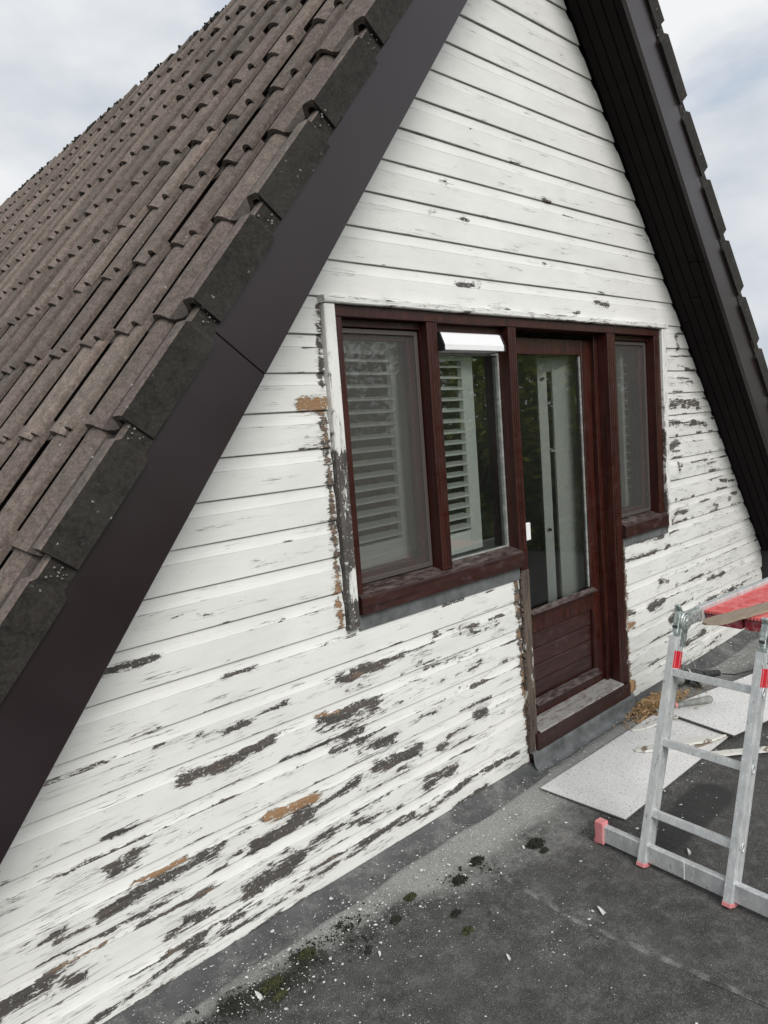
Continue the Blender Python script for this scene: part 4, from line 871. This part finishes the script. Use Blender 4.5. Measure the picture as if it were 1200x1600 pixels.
# moss clumps
def moss(x,y,r,mat,label,seed,group=None):
    rr=random.Random(seed); mb=MB()
    for i in range(int(170*(r/.03)**1.3)):
        a=rr.uniform(0,6.28); q=r*math.sqrt(rr.random())*rr.uniform(.6,1.15); s=rr.uniform(.0018,.0055); hh=.5*r*max(0,1-(q/r)**2)*rr.random()
        u=Vector((rr.gauss(0,1),rr.gauss(0,1),rr.gauss(0,1))).normalized(); w=u.orthogonal().normalized(); mb.obox((x+q*math.cos(a)*1.25,y+q*math.sin(a)*.8,.005+hh),u*s*1.5,w*s*.5,u.cross(w)*s*.4)
    o=mb.build('moss_clump',mat); tag(o,label,'moss',group)
G='moss clumps on the roofing felt'
moss(2.385,-.420,.035,'moss','black moss clump nearest the left corner of the white board',1,G)
moss(2.37,-.475,.016,'moss','tiny black moss clump just below the one by the white board corner',2,G)
moss(2.135,-.308,.028,'moss','upper of two dark moss clumps at the start of the felt seam',3,G)
moss(1.99,-.337,.030,'moss','lower of two dark moss clumps at the start of the felt seam',4,G)
moss(1.79,-.262,.020,'mossgreen','small olive moss clump in the dusty band',5,G)
moss(1.66,-.315,.020,'moss','round dark moss clump below the olive one in the dusty band',6,G)
moss(1.79,-.55,.018,'mossgreen','flat green moss spot out on the open felt',7,G)
moss(1.83,-.455,.018,'moss','small dark moss crumbs out on the open felt',8,G)
moss(1.335,-.205,.030,'mossgreen','yellow-green moss in the dark dirt patch near the cladding',9,G)
moss(1.165,-.232,.036,'mossgreen','bright green moss pad at the heart of the dark dirt patch',10,G)
moss(1.16,-.29,.020,'mossgreen','smaller green moss pad below the bright green one',12,G)
mb=MB(); _k=[(random.uniform(.82,1.6),random.triangular(-.36,-.16,-.21),random.uniform(.012,.05)) for _ in range(26)]+[(1.18,-.25,.06),(1.07,-.21,.05),(1.33,-.21,.05),(.88,-.2,.05),(2.13,-.37,.03),(1.97,-.29,.03)]
for i in range(1300):
    k=random.choice(_k); x=random.gauss(k[0],k[2]*1.2); y=random.gauss(k[1],k[2]*.6)
    if y>-.135: continue
    s=random.lognormvariate(-6.2,.5); a=random.uniform(0,3.1); mb.obox((x,y,.005+random.random()*.005),(s*math.cos(a),s*math.sin(a),s*.3),(-s*.5*math.sin(a),s*.5*math.cos(a),0),(0,0,s*.4))
o=mb.build('dirt_crumbs','moss'); tag(o,'dark crumbs of dirt and dead moss along the cladding','dirt',kind='stuff')

# ---------------- garden around the house (mirrored in the panes) ----------------
mb=MB(); mb.box(-400,400,-400,400,-3.4,-3.2); o=mb.build('lawn','lawn'); tag(o,'green lawn below the flat roof',kind='structure')
def tree(x,y,h,r,label,light,seed,n=5200):
    rr=random.Random(seed); b=empty('leafy_tree',(x,y,-3.2)); tag(b,label,'tree','trees in the garden behind the viewer')
    mb=MB(); p=Vector((x,y,-3.2)); q=Vector((x+rr.uniform(-.2,.2),y,-3.2+h*.45)); mb.tube(p,q,.20,.12,9)
    cl=[]
    for i in range(9):
        a=rr.uniform(0,6.28); e=Vector((x+r*.6*math.cos(a),y+r*.6*math.sin(a),-3.2+h*rr.uniform(.45,.9))); mb.tube(q-ez*rr.uniform(0,.6),e,.07,.02,6); cl.append(e)
    mb.build('trunk','bark',b)
    for i in range(16): a=rr.uniform(0,6.28); cl.append(Vector((x+r*rr.uniform(.2,.8)*math.cos(a),y+r*rr.uniform(.2,.8)*math.sin(a),-3.2+h*rr.uniform(.25,.97))))
    mb=MB()
    for i in range(n):
        c=rr.choice(cl); R_=r*.42; d=Vector((rr.gauss(0,1),rr.gauss(0,1),rr.gauss(0,.8))).normalized()*R_*rr.random()**.4; c=c+d; s=rr.uniform(.05,.11)
        u=Vector((rr.gauss(0,1),rr.gauss(0,1),rr.gauss(0,.6))).normalized(); w=u.orthogonal().normalized()
        mb.add([c-u*s,c-w*s*.5,c+u*s,c+w*s*.5],[(0,1,2,3)],1 if rr.random()<light else 0)
    mb.build('crown',['leafdark','leaflight'],b)
tree(8.6,-5.4,6.6,2.4,'broad dark tree mirrored in the clear pane',.15,1)
tree(11.6,-5.6,7.0,2.5,'tree with yellow-green leaves mirrored in the top of the door glass',.7,2)
tree(12.8,-3.6,6.6,2.2,'dark tree mirrored at the right of the door glass',.25,3)
tree(8.2,-9.6,5.6,2.4,'lower tree mirrored beside the bright sky in the left window',.2,4)
tree(5.6,-8.6,5.9,2.0,'tree mirrored in the top corner of the left window',.2,5)
tree(10.6,-9.2,7.2,2.6,'tall dark tree standing behind the other garden trees',.15,6)
tree(13.4,-7.0,7.4,2.8,'tall tree furthest to the side of the garden',.2,7)
mb=MB(); rr=random.Random(5)
for i in range(14000):
    t=rr.random(); x=2+13*t; y=-7.4+3.4*t+rr.gauss(0,.5); z=-3.1+rr.random()**.8*2.9; s=rr.uniform(.05,.1); u=Vector((rr.gauss(0,1),rr.gauss(0,1),rr.gauss(0,.6))).normalized(); w=u.orthogonal().normalized(); c=Vector((x,y,z))
    mb.add([c-u*s,c-w*s*.5,c+u*s,c+w*s*.5],[(0,1,2,3)],1 if rr.random()<.2 else 0)
o=mb.build('hedge',['leafdark','leaflight']); tag(o,'dense green hedge along the garden mirrored low in the panes','hedge',kind='stuff')
